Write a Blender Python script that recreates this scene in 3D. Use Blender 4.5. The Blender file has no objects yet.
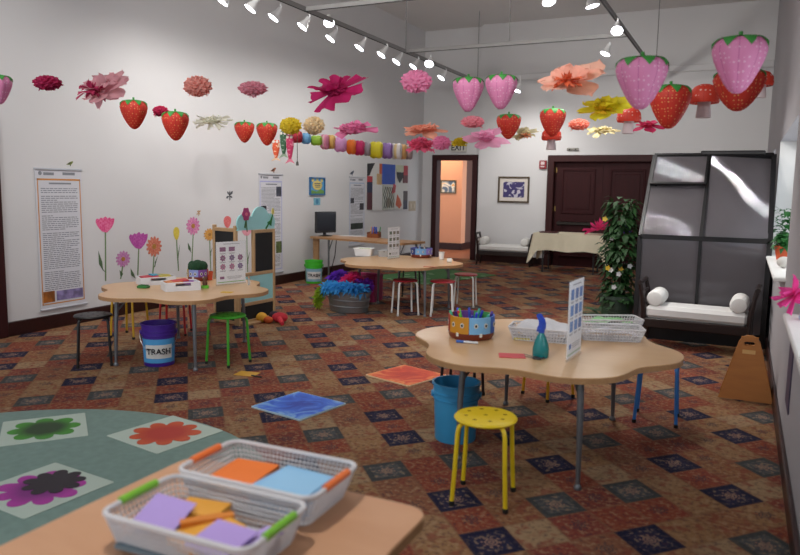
import bpy, math, random
from mathutils import Matrix, Vector
from mathutils.geometry import tessellate_polygon
PI = math.pi
random.seed(7)
SC = bpy.context.scene
COL = SC.collection
SC.view_settings.view_transform = 'Standard'
SC.view_settings.look = 'None'
SC.view_settings.gamma = 1.0
SC.view_settings.use_curve_mapping = False
SC.view_settings.exposure = 0.0

# ---------------------------------------------------------------- camera (x right along the room, y into the room, z up)
EYE = Vector((0, 0, 1.57))
FPX = 710.0
YAW, PITCH, ROLL = -0.44813, 0.12504, 0.01644
cy, sy, cp, sp, cr, sr = math.cos(YAW), math.sin(YAW), math.cos(PITCH), math.sin(PITCH), math.cos(ROLL), math.sin(ROLL)
RZ = Matrix(((cr, -sr, 0), (sr, cr, 0), (0, 0, 1)))
RX = Matrix(((1, 0, 0), (0, cp, -sp), (0, sp, cp)))
RB = Matrix(((1, 0, 0), (0, 0, -1), (0, 1, 0)))
RY = Matrix(((cy, -sy, 0), (sy, cy, 0), (0, 0, 1)))
R = RZ @ RX @ RB @ RY
RT = R.transposed()

def ray(px, py): return RT @ Vector(((px - 400) / FPX, (py - 277.5) / FPX, 1))
def fl(px, py, z=0.0):
    d = ray(px, py); t = (z - EYE.z) / d.z
    return Vector((d.x * t, d.y * t, z))
def onx(px, py, X):
    d = ray(px, py); return EYE + d * (X / d.x)
def ony(px, py, Y):
    d = ray(px, py); return EYE + d * (Y / d.y)
def at(px, py, depth): return EYE + ray(px, py) * depth

cam_d = bpy.data.cameras.new('camera'); cam = bpy.data.objects.new('camera', cam_d); COL.objects.link(cam)
cam_d.sensor_fit = 'HORIZONTAL'; cam_d.sensor_width = 36; cam_d.lens = FPX / 800 * 36
cam_d.clip_start = 0.02; cam_d.clip_end = 200
m3 = Matrix((R[0], -R[1], -R[2])).transposed()
cam.matrix_world = Matrix.Translation(EYE) @ m3.to_4x4()
cam_d.dof.use_dof = True; cam_d.dof.focus_distance = 7.5; cam_d.dof.aperture_fstop = 2.1
SC.camera = cam

# ---------------------------------------------------------------- materials
def lin(c):
    c = c.lstrip('#'); v = [int(c[i:i + 2], 16) / 255 for i in (0, 2, 4)]
    return tuple((x / 12.92 if x <= .04045 else ((x + .055) / 1.055) ** 2.4) for x in v) + (1,)
class NT:
    def __init__(s, name):
        s.m = bpy.data.materials.new(name); s.m.use_nodes = True; s.t = s.m.node_tree; s.n = s.t.nodes; s.n.clear()
        s.out = s.n.new('ShaderNodeOutputMaterial')
    def new(s, ty, ins=None, **kw):
        n = s.n.new(ty)
        for k, v in kw.items(): setattr(n, k, v)
        for k, v in (ins or {}).items():
            if isinstance(v, bpy.types.NodeSocket): s.t.links.new(v, n.inputs[k])
            else: n.inputs[k].default_value = v
        return n
    def math(s, op, a, b=0.0, c=0.0):
        n = s.n.new('ShaderNodeMath'); n.operation = op
        for i, v in enumerate((a, b, c)):
            if isinstance(v, bpy.types.NodeSocket): s.t.links.new(v, n.inputs[i])
            else: n.inputs[i].default_value = v
        return n.outputs[0]
    def mix(s, f, a, b):
        n = s.n.new('ShaderNodeMix'); n.data_type = 'RGBA'
        for i, v in ((0, f), (6, a), (7, b)):
            if isinstance(v, bpy.types.NodeSocket): s.t.links.new(v, n.inputs[i])
            else: n.inputs[i].default_value = v
        return n.outputs[2]
    def coord(s, which='Object'):
        return s.new('ShaderNodeTexCoord').outputs[which]
    def bsdf(s, **kw):
        n = s.new('ShaderNodeBsdfPrincipled')
        for k, v in kw.items():
            k = k.replace('_', ' ')
            if isinstance(v, bpy.types.NodeSocket): s.t.links.new(v, n.inputs[k])
            else: n.inputs[k].default_value = v
        return n
    def done(s, sh):
        s.t.links.new(sh.outputs[0], s.out.inputs[0]); return s.m
CACHE = {}
def mat(hexc, rough=0.5, metal=0.0, var=0.08, scale=14, trans=0.0, bump=0.0, spec=0.5, alpha=None):
    """plain surface with a little noise in its own colour"""
    key = (hexc, rough, metal, var, scale, trans, bump, spec, alpha)
    if key in CACHE: return CACHE[key]
    n = NT('surface_' + hexc.strip('#'))
    c = lin(hexc)
    nz = n.new('ShaderNodeTexNoise', {'Vector': n.coord(), 'Scale': scale, 'Detail': 4.0})
    d = tuple(x * (1 - 2 * var) for x in c[:3]) + (1,); e = tuple(min(1, x * (1 + var)) for x in c[:3]) + (1,)
    col = n.mix(nz.outputs[0], d, e)
    b = n.bsdf(Base_Color=col, Roughness=rough, Metallic=metal)
    b.inputs['Specular IOR Level'].default_value = spec
    if bump:
        bp = n.new('ShaderNodeBump', {'Strength': bump, 'Distance': 0.004, 'Height': nz.outputs[0]})
        n.t.links.new(bp.outputs[0], b.inputs['Normal'])
    if alpha is not None: b.inputs['Alpha'].default_value = alpha
    sh = b
    if trans:
        t = n.new('ShaderNodeBsdfTranslucent', {'Color': col})
        sh = n.new('ShaderNodeMixShader', {0: trans, 1: b.outputs[0], 2: t.outputs[0]})
    CACHE[key] = n.done(sh); return CACHE[key]
def glow(hexc, strength):
    n = NT('glow'); e = n.new('ShaderNodeEmission', {'Color': lin(hexc), 'Strength': strength})
    nz = n.new('ShaderNodeTexNoise', {'Vector': n.coord(), 'Scale': 3.0})
    n.t.links.new(n.mix(n.math('MULTIPLY', nz.outputs[0], 0.1), lin(hexc), (1, 1, 1, 1)), e.inputs['Color'])
    return n.done(e)
def wood(light, dark, scale=6, rough=0.4, stretch=(1, 8, 8), spec=0.4):
    key = ('wood', light, dark, scale, rough, stretch)
    if key in CACHE: return CACHE[key]
    n = NT('wood_' + light.strip('#'))
    mp = n.new('ShaderNodeMapping', {'Vector': n.coord(), 'Scale': stretch})
    nz = n.new('ShaderNodeTexNoise', {'Vector': mp.outputs[0], 'Scale': scale, 'Detail': 6.0, 'Distortion': 0.6})
    b = n.bsdf(Base_Color=n.mix(nz.outputs[0], lin(dark), lin(light)), Roughness=rough)
    b.inputs['Specular IOR Level'].default_value = spec
    CACHE[key] = n.done(b); return CACHE[key]
def seeded(base, seed_col, seam, nseed=26):
    """printed paper strawberry: pale seed dots on a plain ground, darker seams at the gores"""
    key = ('seeded', base)
    if key in CACHE: return CACHE[key]
    n = NT('strawberry_paper')
    co = n.coord()
    v = n.new('ShaderNodeTexVoronoi', {'Vector': co, 'Scale': nseed, 'Randomness': 0.35})
    dot = n.math('LESS_THAN', v.outputs['Distance'], 0.25)
    sx = n.new('ShaderNodeSeparateXYZ', {'Vector': co})
    ang = n.math('ARCTAN2', sx.outputs[1], sx.outputs[0])
    s = n.math('ABSOLUTE', n.math('SINE', n.math('MULTIPLY', ang, 4.0)))
    seamf = n.math('MULTIPLY', n.math('LESS_THAN', s, 0.10), 0.55)
    c = n.mix(seamf, lin(base), lin(seam)); c = n.mix(n.math('MULTIPLY', dot, .55), c, lin(seed_col))
    b = n.bsdf(Base_Color=c, Roughness=0.6)
    t = n.new('ShaderNodeBsdfTranslucent', {'Color': c})
    CACHE[key] = n.done(n.new('ShaderNodeMixShader', {0: 0.3, 1: b.outputs[0], 2: t.outputs[0]})); return CACHE[key]

# ---------------------------------------------------------------- mesh builder
class MB:
    def __init__(s): s.v = []; s.f = []; s.mi = []; s.sm = []; s.i = 0; s.M = Matrix.Identity(4); s.smooth = True
    def at(s, M): s.M = M; return s
    def put(s, vs, fs, smooth=None):
        o = len(s.v); s.v += [s.M @ Vector(p) for p in vs]
        for f in fs: s.f.append([o + k for k in f]); s.mi.append(s.i); s.sm.append(s.smooth if smooth is None else smooth)
    def box(s, c, d, rz=0, b=0.0):
        x, y, z = d[0] / 2, d[1] / 2, d[2] / 2
        if b and b < min(x, y, z):
            # chamfered box: 24 vertices
            vs, idx = [], {}
            for sx in (-1, 1):
                for sy_ in (-1, 1):
                    for sz in (-1, 1):
                        for a in range(3):
                            p = [sx * (x - b), sy_ * (y - b), sz * (z - b)]; p[a] = (sx * x, sy_ * y, sz * z)[a]
                            idx[(sx, sy_, sz, a)] = len(vs); vs.append(p)
            fs = []
            for a in range(3):
                u, w = (a + 1) % 3, (a + 2) % 3
                for sg in (-1, 1):
                    q = []
                    for su, sw in ((-1, -1), (1, -1), (1, 1), (-1, 1)):
                        k = [0, 0, 0]; k[a] = sg; k[u] = su; k[w] = sw; q.append(idx[(*k, a)])
                    fs.append(q if sg > 0 else q[::-1])
                for su in (-1, 1):
                    for sw in (-1, 1):
                        ka = [0, 0, 0]; kb = [0, 0, 0]
                        ka[a] = -1; kb[a] = 1
                        for k in (ka, kb): k[u] = su; k[w] = sw
                        q = [idx[(*ka, u)], idx[(*kb, u)], idx[(*kb, w)], idx[(*ka, w)]]
                        fs.append(q if su * sw > 0 else q[::-1])
            for sx in (-1, 1):
                for sy_ in (-1, 1):
                    for sz in (-1, 1):
                        q = [idx[(sx, sy_, sz, a)] for a in range(3)]
                        fs.append(q if sx * sy_ * sz > 0 else q[::-1])
        else:
            vs = [(sx * x, sy_ * y, sz * z) for sx in (-1, 1) for sy_ in (-1, 1) for sz in (-1, 1)]
            fs = [(0, 1, 3, 2), (4, 6, 7, 5), (0, 4, 5, 1), (2, 3, 7, 6), (0, 2, 6, 4), (1, 5, 7, 3)]
        ca, sa = math.cos(rz), math.sin(rz)
        s.put([(c[0] + p[0] * ca - p[1] * sa, c[1] + p[0] * sa + p[1] * ca, c[2] + p[2]) for p in vs], fs, False)
        return s
    def tube(s, pts, r, n=10, cap=True, closed=False):
        pts = [Vector(p) for p in pts]; m = len(pts); rr = r if isinstance(r, (list, tuple)) else [r] * m
        rings = []; up = None
        for i, p in enumerate(pts):
            a = pts[(i - 1) % m] if (closed or i > 0) else p; b_ = pts[(i + 1) % m] if (closed or i < m - 1) else p
            t = (b_ - a).normalized()
            if up is None: up = Vector((0, 0, 1)) if abs(t.z) < .9 else Vector((1, 0, 0))
            u = t.cross(up)
            u = u.normalized() if u.length > 1e-6 else t.orthogonal().normalized()
            w = u.cross(t).normalized(); up = w
            rings.append([p + (u * math.cos(2 * PI * k / n) + w * math.sin(2 * PI * k / n)) * rr[i] for k in range(n)])
        vs = [q for rg in rings for q in rg]; fs = []
        for i in range(m if closed else m - 1):
            for k in range(n):
                j = (i + 1) % m; l = (k + 1) % n
                fs.append((i * n + k, j * n + k, j * n + l, i * n + l))
        if cap and not closed: fs += [list(range(n)), list(range((m - 1) * n, m * n))[::-1]]
        s.put(vs, fs); return s
    def lathe(s, prof, n=32, c=(0, 0, 0), sx=1, sy=1, lobes=0, lobe=0.0, a0=0.0, a1=2 * PI):
        full = abs(a1 - a0 - 2 * PI) < 1e-6; m = len(prof); vs = []; cols = n if full else n + 1
        for r, z in prof:
            for k in range(cols):
                a = a0 + (a1 - a0) * k / n; q = r * (1 - lobe * abs(math.sin(a * lobes / 2)) ** .6 if False else r and r * 0 + 1) if not lobes else r * (1 - lobe + lobe * abs(math.sin(a * lobes / 2)) ** .7)
                if not lobes: q = r
                vs.append((c[0] + q * math.cos(a) * sx, c[1] + q * math.sin(a) * sy, c[2] + z))
        fs = []
        for i in range(m - 1):
            for k in range(n):
                l = (k + 1) % cols
                fs.append((i * cols + k, i * cols + l, (i + 1) * cols + l, (i + 1) * cols + k))
        s.put(vs, fs); return s
    def disc(s, c, r, z=0, n=24, sx=1, sy=1):
        s.put([(c[0] + r * sx * math.cos(2 * PI * k / n), c[1] + r * sy * math.sin(2 * PI * k / n), c[2]) for k in range(n)], [list(range(n))]); return s
    def ball(s, c, r, n=14, sz=(1, 1, 1)):
        m = n // 2 + 1
        prof = [(max(1e-5, math.sin(PI * i / m)), -math.cos(PI * i / m)) for i in range(m + 1)]
        vs = []
        for a, z in prof:
            for k in range(n): vs.append((c[0] + r * a * math.cos(2 * PI * k / n) * sz[0], c[1] + r * a * math.sin(2 * PI * k / n) * sz[1], c[2] + r * z * sz[2]))
        fs = [(i * n + k, i * n + (k + 1) % n, (i + 1) * n + (k + 1) % n, (i + 1) * n + k) for i in range(m) for k in range(n)]
        s.put(vs, fs); return s
    def plate(s, outline, z0, z1, holes=()):
        """flat board in local xy with thickness in z, holes allowed"""
        loops = [list(outline)] + [list(h) for h in holes]
        def area(l): return sum(l[i][0] * l[(i + 1) % len(l)][1] - l[(i + 1) % len(l)][0] * l[i][1] for i in range(len(l)))
        if area(loops[0]) < 0: loops[0].reverse()
        for h in loops[1:]:
            if area(h) > 0: h.reverse()
        flat = [p for l in loops for p in l]; n = len(flat)
        tri = tessellate_polygon([[Vector((p[0], p[1], 0)) for p in l] for l in loops])
        vs = [(p[0], p[1], z1) for p in flat] + [(p[0], p[1], z0) for p in flat]; fs = []
        for t in tri:
            a, b, c = (flat[i] for i in t)
            t = list(t)
            if (b[0] - a[0]) * (c[1] - a[1]) - (b[1] - a[1]) * (c[0] - a[0]) < 0: t.reverse()
            fs.append(t); fs.append([i + n for i in t[::-1]])
        o = 0
        for l in loops:
            k = len(l)
            for i in range(k):
                j = (i + 1) % k; fs.append((o + i, o + i + n, o + j + n, o + j))
            o += k
        s.put(vs, fs, False); return s
    def sheet(s, fn, nu, nv, closed_u=False):
        vs = [fn(i / nu, j / nv) for j in range(nv + 1) for i in range(nu + (0 if closed_u else 1))]
        w = nu + (0 if closed_u else 1)
        fs = [(j * w + i, j * w + (i + 1) % w, (j + 1) * w + (i + 1) % w, (j + 1) * w + i) for j in range(nv) for i in range(nu)]
        s.put(vs, fs); return s
    def fit(s, W, D, H):
        """scale what was built so far to a box W x D x H centred on the origin"""
        lo = [min(v[k] for v in s.v) for k in range(3)]; hi = [max(v[k] for v in s.v) for k in range(3)]
        t = (W, D, H)
        s.v = [Vector([(v[k] - (lo[k] + hi[k]) / 2) * t[k] / max(1e-6, hi[k] - lo[k]) for k in range(3)]) for v in s.v]
        return s
    def build(s, name, mats, parent=None, loc=None, label=None, sharp=35):
        me = bpy.data.meshes.new(name); me.from_pydata([tuple(v) for v in s.v], [], s.f)
        mats = mats if isinstance(mats, (list, tuple)) else [mats]
        for m in mats: me.materials.append(m)
        for p, i, sm in zip(me.polygons, s.mi, s.sm): p.material_index = min(i, len(mats) - 1); p.use_smooth = sm
        me.validate(); me.update()
        if any(s.sm): me.set_sharp_from_angle(angle=math.radians(sharp))
        o = bpy.data.objects.new(name, me); COL.objects.link(o)
        if parent: o.parent = parent
        if loc is not None: o.location = loc
        if label: o['label'] = label
        return o
def tag(o, label, cat, group=None, kind=None):
    o['label'] = label; o['category'] = cat
    if group: o['group'] = group
    if kind: o['kind'] = kind
    return o
def thing(name, label, cat, loc=(0, 0, 0), rz=0.0, group=None, M=None):
    o = bpy.data.objects.new(name, None); COL.objects.link(o); o.empty_display_size = .1
    if M is not None: o.matrix_world = M
    else: o.location = loc; o.rotation_euler = (0, 0, rz)
    return tag(o, label, cat, group)
def struct(o): o['kind'] = 'structure'; return o
def copy_tree(o, parent=None):
    c = o.copy(); COL.objects.link(c)
    if parent: c.parent = parent
    for ch in list(o.children): copy_tree(ch, c)
    return c
def wallM(p):   # local x along +Y, local y up, local z out of the wall on the left side
    return Matrix(((0, 0, 1, p[0]), (1, 0, 0, p[1]), (0, 1, 0, p[2]), (0, 0, 0, 1)))
def backM(p):   # local x along +X, local y up, local z towards the room
    return Matrix(((1, 0, 0, p[0]), (0, 0, -1, p[1]), (0, 1, 0, p[2]), (0, 0, 0, 1)))
def rect(x0, y0, x1, y1): return [(x0, y0), (x1, y0), (x1, y1), (x0, y1)]
def circ(cx, cy_, rx, ry=None, n=20, a0=0):
    ry = rx if ry is None else ry
    return [(cx + rx * math.cos(a0 + 2 * PI * k / n), cy_ + ry * math.sin(a0 + 2 * PI * k / n)) for k in range(n)]
def rrect(w, h, r, n=5, cx=0, cy_=0):
    out = []
    for q, (sx, sy_) in enumerate(((1, 1), (-1, 1), (-1, -1), (1, -1))):
        for k in range(n + 1):
            a = PI / 2 * (q + k / n); out.append((cx + sx * (w / 2 - r) + r * math.cos(a), cy_ + sy_ * (h / 2 - r) + r * math.sin(a)))
    return out
def text_mesh(body, size, ext=0.001, off=0.0):
    cu = bpy.data.curves.new('t', 'FONT'); cu.body = body; cu.size = size; cu.extrude = ext; cu.offset = off; cu.align_x = 'CENTER'; cu.align_y = 'CENTER'
    o = bpy.data.objects.new('t', cu); COL.objects.link(o)
    dg = bpy.context.evaluated_depsgraph_get(); me = bpy.data.meshes.new_from_object(o.evaluated_get(dg))
    vs = [v.co.copy() for v in me.vertices]; fs = [list(p.vertices) for p in me.polygons]
    bpy.data.objects.remove(o); bpy.data.curves.remove(cu); bpy.data.meshes.remove(me)
    return vs, fs
WORLD_S, WORLD_W, LENS, P_WALL, P_BACK, P_ROOM, P_NEAR, P_HALL = .95, 2.6, 14.0, 28, 120, 85, 22, 52
P_FILL = 190
P_TABLE = 120
# ---------------------------------------------------------------- the room
XL, XR, YD, YB, ZC, YF = -6.68, 0.31, 15.0, 14.85, 5.05, -1.6
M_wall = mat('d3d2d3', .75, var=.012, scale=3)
M_ceil = mat('dedbd9', .85, var=.012, scale=3)
M_base = wood('3a1a18', '220d0d', 5, .35)
M_maroon = wood('40191a', '270e0f', 4, .55, (6, 6, 1), spec=.25)
M_white = mat('e8e7e4', .45, var=.02)
M_dark = mat('141213', .45, var=.1)
M_chrome = mat('9a9b9d', .3, 1.0, var=.05)

def carpet():
    n = NT('patterned_carpet')
    g = n.new('ShaderNodeNewGeometry').outputs['Position']
    s3 = n.new('ShaderNodeSeparateXYZ', {'Vector': g}); X, Y = s3.outputs[0], s3.outputs[1]
    # x = .04+.155 i+.16 j ; y = 3.96-.17 i+.176 j
    a, b, c, d = .155, .16, -.17, .176; det = a * d - b * c
    x = n.math('SUBTRACT', X, .04); y = n.math('SUBTRACT', Y, 3.96)
    U = n.math('SUBTRACT', n.math('MULTIPLY', x, d / det), n.math('MULTIPLY', y, b / det))
    V = n.math('SUBTRACT', n.math('MULTIPLY', y, a / det), n.math('MULTIPLY', x, c / det))
    U = n.math('ADD', U, .5); V = n.math('ADD', V, .5)
    i = n.math('FLOOR', U); j = n.math('FLOOR', V)
    fu = n.math('SUBTRACT', n.math('FRACT', U), .5); fv = n.math('SUBTRACT', n.math('FRACT', V), .5)
    def pmod(v, m): return n.math('SUBTRACT', v, n.math('MULTIPLY', n.math('FLOOR', n.math('DIVIDE', n.math('ADD', v, .01), m)), m))
    def eq(v, k): return n.math('LESS_THAN', n.math('ABSOLUTE', n.math('SUBTRACT', v, k)), .5)
    i3, j3, ij2 = pmod(i, 3), pmod(j, 3), pmod(n.math('ADD', i, j), 2)
    i2, j0 = eq(i3, 2), eq(j3, 0)
    even = eq(ij2, 0)
    navy = n.math('MULTIPLY', n.math('MULTIPLY', j0, n.math('SUBTRACT', 1, i2)), even)
    gray = n.math('MULTIPLY', n.math('MULTIPLY', i2, n.math('SUBTRACT', 1, j0)), n.math('SUBTRACT', 1, even))
    # cell colours repeat every six tiles
    cv = n.new('ShaderNodeCombineXYZ', {0: pmod(i, 6), 1: pmod(j, 6), 2: 3.0})
    wn = n.new('ShaderNodeTexWhiteNoise', {'Vector': cv.outputs[0]}, noise_dimensions='3D')
    cr_ = n.new('ShaderNodeValToRGB', {0: wn.outputs[0]}); r = cr_.color_ramp; r.interpolation = 'CONSTANT'
    pal = ['7d4636', '94694a', '81543c', 'a5825e', '86462f', '99714c', '744131', '8d5a3d']
    pal = PALETTE
    while len(r.elements) < len(pal): r.elements.new(.5)
    for k, h in enumerate(pal): r.elements[k].position = k / len(pal); r.elements[k].color = lin(h)
    base = cr_.outputs[0]
    base = n.mix(navy, base, lin(NAVY)); base = n.mix(gray, base, lin(GRAYT))
    # ornament: fine arabesque noise, a rosette in the middle and a frame round each tile
    nz = n.new('ShaderNodeTexNoise', {'Vector': g, 'Scale': 34.0, 'Detail': 3.0, 'Roughness': .65})
    nz2 = n.new('ShaderNodeTexVoronoi', {'Vector': g, 'Scale': 30.0})
    nz3 = n.new('ShaderNodeTexNoise', {'Vector': g, 'Scale': 15.0, 'Detail': 4.0})
    or1 = n.new('ShaderNodeMapRange', {0: nz.outputs[0], 1: .53, 2: .60}).outputs[0]
    or2 = n.new('ShaderNodeMapRange', {0: nz.outputs[0], 1: .46, 2: .40}).outputs[0]
    darkt = n.math('ADD', navy, gray)
    col = n.mix(n.math('MULTIPLY', or1, .55), base, lin('9a8066'))
    col = n.mix(n.math('MULTIPLY', or2, .5), col, lin('43303a'))
    or3 = n.new('ShaderNodeMapRange', {0: nz3.outputs[0], 1: .53, 2: .62}).outputs[0]
    col = n.mix(n.math('MULTIPLY', or3, n.math('MULTIPLY', n.math('SUBTRACT', 1, darkt), .6)), col, lin('7a3a30'))
    rr = n.math('SQRT', n.math('ADD', n.math('MULTIPLY', fu, fu), n.math('MULTIPLY', fv, fv)))
    ang = n.math('ARCTAN2', fv, fu)
    pet = n.math('MULTIPLY', n.math('COSINE', n.math('MULTIPLY', ang, 8.0)), .05)
    ros = n.math('LESS_THAN', n.math('ADD', rr, pet), .17)
    ros2 = n.math('MULTIPLY', ros, n.math('GREATER_THAN', n.math('FRACT', n.math('MULTIPLY', rr, 14.0)), .35))
    has = n.math('GREATER_THAN', n.new('ShaderNodeTexWhiteNoise', {'Vector': cv.outputs[0]}, noise_dimensions='2D').outputs[0], .45)
    col = n.mix(n.math('MULTIPLY', n.math('MULTIPLY', ros2, n.math('MAXIMUM', darkt, has)), .65), col, n.mix(darkt, lin('3e3840'), lin('9c7a68')))
    edge = n.math('GREATER_THAN', n.math('MAXIMUM', n.math('ABSOLUTE', fu), n.math('ABSOLUTE', fv)), .46)
    col = n.mix(n.math('MULTIPLY', edge, .45), col, lin('7a5a44'))
    frm = n.math('MULTIPLY', darkt, n.math('GREATER_THAN', n.math('MAXIMUM', n.math('ABSOLUTE', fu), n.math('ABSOLUTE', fv)), .36))
    col = n.mix(n.math('MULTIPLY', frm, .75), col, n.mix(navy, lin('3a3d3e'), lin('1d1e34')))
    b = n.bsdf(Base_Color=col, Roughness=.95); b.inputs['Specular IOR Level'].default_value = .1
    bp = n.new('ShaderNodeBump', {'Strength': .35, 'Distance': .004, 'Height': n.new('ShaderNodeTexNoise', {'Vector': g, 'Scale': 260.0}).outputs[0]})
    n.t.links.new(bp.outputs[0], b.inputs['Normal'])
    return n.done(b)
PALETTE = ['7a4034', '8c6a4a', '7e543e', '93795c', '804230', '8c6c4e', '703c30', '845c40']
NAVY, GRAYT = '25273f', '4c4f50'

struct(MB().box(((XL + XR + .3) / 2, (YF + YD + .15) / 2, -.05), (XR + .3 - XL + .3, YD + .15 - YF, .1)).build('floor', carpet()))
struct(MB().box(((XL + XR) / 2, (YF + YD) / 2, ZC + .05), (XR - XL + .6, YD - YF + .3, .1)).build('ceiling', M_ceil))
struct(MB().box((XL - .1, (YF + YD) / 2, ZC / 2), (.2, YD - YF + .3, ZC)).build('wall_left', M_wall))
# back wall: hall doorway, then the part that stands a little forward with the double door in it
dl, dr = ony(433, 155, YD).x, ony(478.4, 154.4, YD).x; dz = 2.33
xs = ony(480.5, 100, YB).x
DL, DR, DZ = ony(549, 153.3, YB).x, ony(662, 152.4, YB).x, 2.30
w = MB()
w.box(((XL + dl) / 2 + .03, YD + .1, ZC / 2), (dl - XL + .06, .2, ZC)); w.box(((dl + dr) / 2, YD + .1, (dz - .06 + ZC) / 2), (dr - dl - .12, .2, ZC - dz + .06))
w.box(((dr - .06 + xs) / 2, YD + .1, ZC / 2), (xs - dr + .06, .2, ZC))
struct(w.build('wall_hall_side', M_wall))
w = MB()
w.box(((xs + DL + .1) / 2, YB + .175, ZC / 2), (DL + .1 - xs, .35, ZC)); w.box(((DR - .1 + XR) / 2, YB + .1, ZC / 2), (XR - DR + .1, .2, ZC))
w.box(((DL + DR) / 2, YB + .1, (DZ - .05 + ZC) / 2), (DR - DL - .2, .2, ZC - DZ + .05))
struct(w.build('wall_back', M_wall))
zl = ony(530, 77, YB).z
struct(MB().box(((xs + XR) / 2, YB - .03, zl), (XR - xs, .06, .13), b=.015).build('trim_1', M_wall))
# hall doorway: casing and jamb
c = MB()
for x in (dl + .06, dr - .06): c.box((x, YD + .08, dz / 2), (.12, .26, dz), b=.01)
c.box(((dl + dr) / 2, YD + .08, dz - .06), (dr - dl, .262, .12), b=.01)
struct(c.build('trim_2', M_maroon))
# hall beyond
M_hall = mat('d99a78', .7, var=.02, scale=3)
hx = ony(461, 230, 17.2).x
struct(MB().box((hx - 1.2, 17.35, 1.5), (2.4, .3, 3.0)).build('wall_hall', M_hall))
struct(MB().box((hx - .15, 19.0, 1.5), (.28, 3.0, 3.0)).build('wall_hall_return', mat('5e3e34', .7, var=.03)))  # side of the peach wall; its shade is painted in as dark brown
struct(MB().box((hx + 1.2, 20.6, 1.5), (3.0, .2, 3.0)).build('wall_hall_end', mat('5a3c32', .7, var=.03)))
struct(MB().box((hx, 17.9, -.045), (5.0, 5.5, .1)).build('floor_hall', wood('a8694a', '7c442e', 5, .35)))
struct(MB().box((hx, 17.9, 3.05), (5.0, 5.6, .1)).build('ceiling_hall', M_ceil))
b = MB(); b.box((hx - 1.2, 17.19, .09), (2.42, .03, .18)); b.box((hx + .005, 19.0, .09), (.03, 3.6, .18)); b.box((hx + 1.5, 20.48, .09), (3, .03, .18))
struct(b.build('baseboard_hall', M_base))
# double door
t = MB()
for x in (DL + .07, DR - .07): t.box((x, YB + .03, DZ / 2), (.14, .24, DZ), b=.012)
t.box(((DL + DR) / 2, YB + .03, DZ - .07), (DR - DL, .242, .14), b=.012)
struct(t.build('trim_3', M_maroon))
M_door = wood('3c1417', '250a0d', 3, .6, (6, 6, 1), spec=.2)
lw = (DR - DL - .28) / 2
for k in range(2):
    x0 = DL + .14 + k * lw
    d = MB(); d.box((x0 + lw / 2, YB + .09, (DZ - .14) / 2), (lw - .003, .05, DZ - .14))
    for z0, z1 in ((.22, .95), (1.12, DZ - .3)):
        # raised moulding ring and raised field of each panel
        xa, xb = x0 + .16, x0 + lw - .16
        for cx_, w_, cz, h_ in (((xa + xb) / 2, xb - xa, z0, .04), ((xa + xb) / 2, xb - xa, z1, .04), (xa, .04, (z0 + z1) / 2, z1 - z0 + .04), (xb, .04, (z0 + z1) / 2, z1 - z0 + .04)):
            d.box((cx_, YB + .056, cz), (w_, .03, h_), b=.01)
        d.box(((xa + xb) / 2, YB + .062, (z0 + z1) / 2), (xb - xa - .16, .02, z1 - z0 - .16), b=.008)
    if k == 0: d.box(((DL + DR) / 2, YB + .15, DZ / 2 - .1), (.1, .02, DZ - .2))
    dd = struct(d.build('door_%d' % (k + 1), M_door))
    h = MB()
    for z in (.35, 1.2, 2.0): h.box((x0 + (.02 if k == 0 else lw - .02), YB + .055, z), (.03, .03, .11), b=.005)
    h.build('hinge', mat('a78b54', .35, .9), dd)
    h = MB(); h.box((x0 + lw / 2, YB + .02, .90), (lw - .16, .04, .06), b=.008)
    for hx_ in (x0 + .12, x0 + lw - .12): h.box((hx_, YB + .045, .90), (.05, .05, .09), b=.006)
    h.build('push_bar', mat('2a2420', .4, .5), dd)
# left wall: baseboard and the casing of a doorway at the near end
yc = onx(6, 320, XL).y
struct(MB().box((XL + .012, (yc + YD) / 2, .075), (.024, YD - yc, .15), b=.006).build('baseboard_left', M_base))
struct(MB().box((XL + .02, yc - .09, 1.1), (.045, .18, 2.2), b=.01).build('trim_4', M_maroon))
b = MB(); b.box(((XL + dl) / 2, YD - .012, .075), (dl - XL, .024, .15), b=.006)
b.box(((xs + DL) / 2, YB - .012, .075), (DL - xs, .024, .15), b=.006); b.box(((DR + XR) / 2, YB - .012, .075), (XR - DR, .024, .15), b=.006)
struct(b.build('baseboard_back', M_base))
struct(MB().box((XR - .012, (YF + YB) / 2, .06), (.024, YB - YF, .12), b=.006).build('baseboard_right', M_base))
# right wall with deep window openings
WIN = [(2.4, 4.35, .9, 2.2), (5.95, 9.0, .93, 2.15), (10.4, 13.2, .93, 2.15)]
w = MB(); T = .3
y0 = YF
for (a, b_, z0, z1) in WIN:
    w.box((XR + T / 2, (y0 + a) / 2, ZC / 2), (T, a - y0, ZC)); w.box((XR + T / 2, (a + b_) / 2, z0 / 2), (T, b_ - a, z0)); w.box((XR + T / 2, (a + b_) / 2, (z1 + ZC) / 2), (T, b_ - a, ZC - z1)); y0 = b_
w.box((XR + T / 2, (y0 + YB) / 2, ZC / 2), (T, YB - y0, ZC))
struct(w.build('wall_right', mat('a6a3a7', .75, var=.015, scale=3)))  # greyer than the other walls: the window side's shade put into the colour
n = NT('window_glass'); gb = n.new('ShaderNodeBsdfGlass', {'IOR': 1.02, 'Roughness': .02}); tb = n.new('ShaderNodeBsdfTransparent')
nz = n.new('ShaderNodeTexNoise', {'Vector': n.coord(), 'Scale': 2.0})
M_glass = n.done(n.new('ShaderNodeMixShader', {0: n.math('MULTIPLY_ADD', nz.outputs[0], .1, .85), 1: gb.outputs[0], 2: tb.outputs[0]}))
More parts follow.
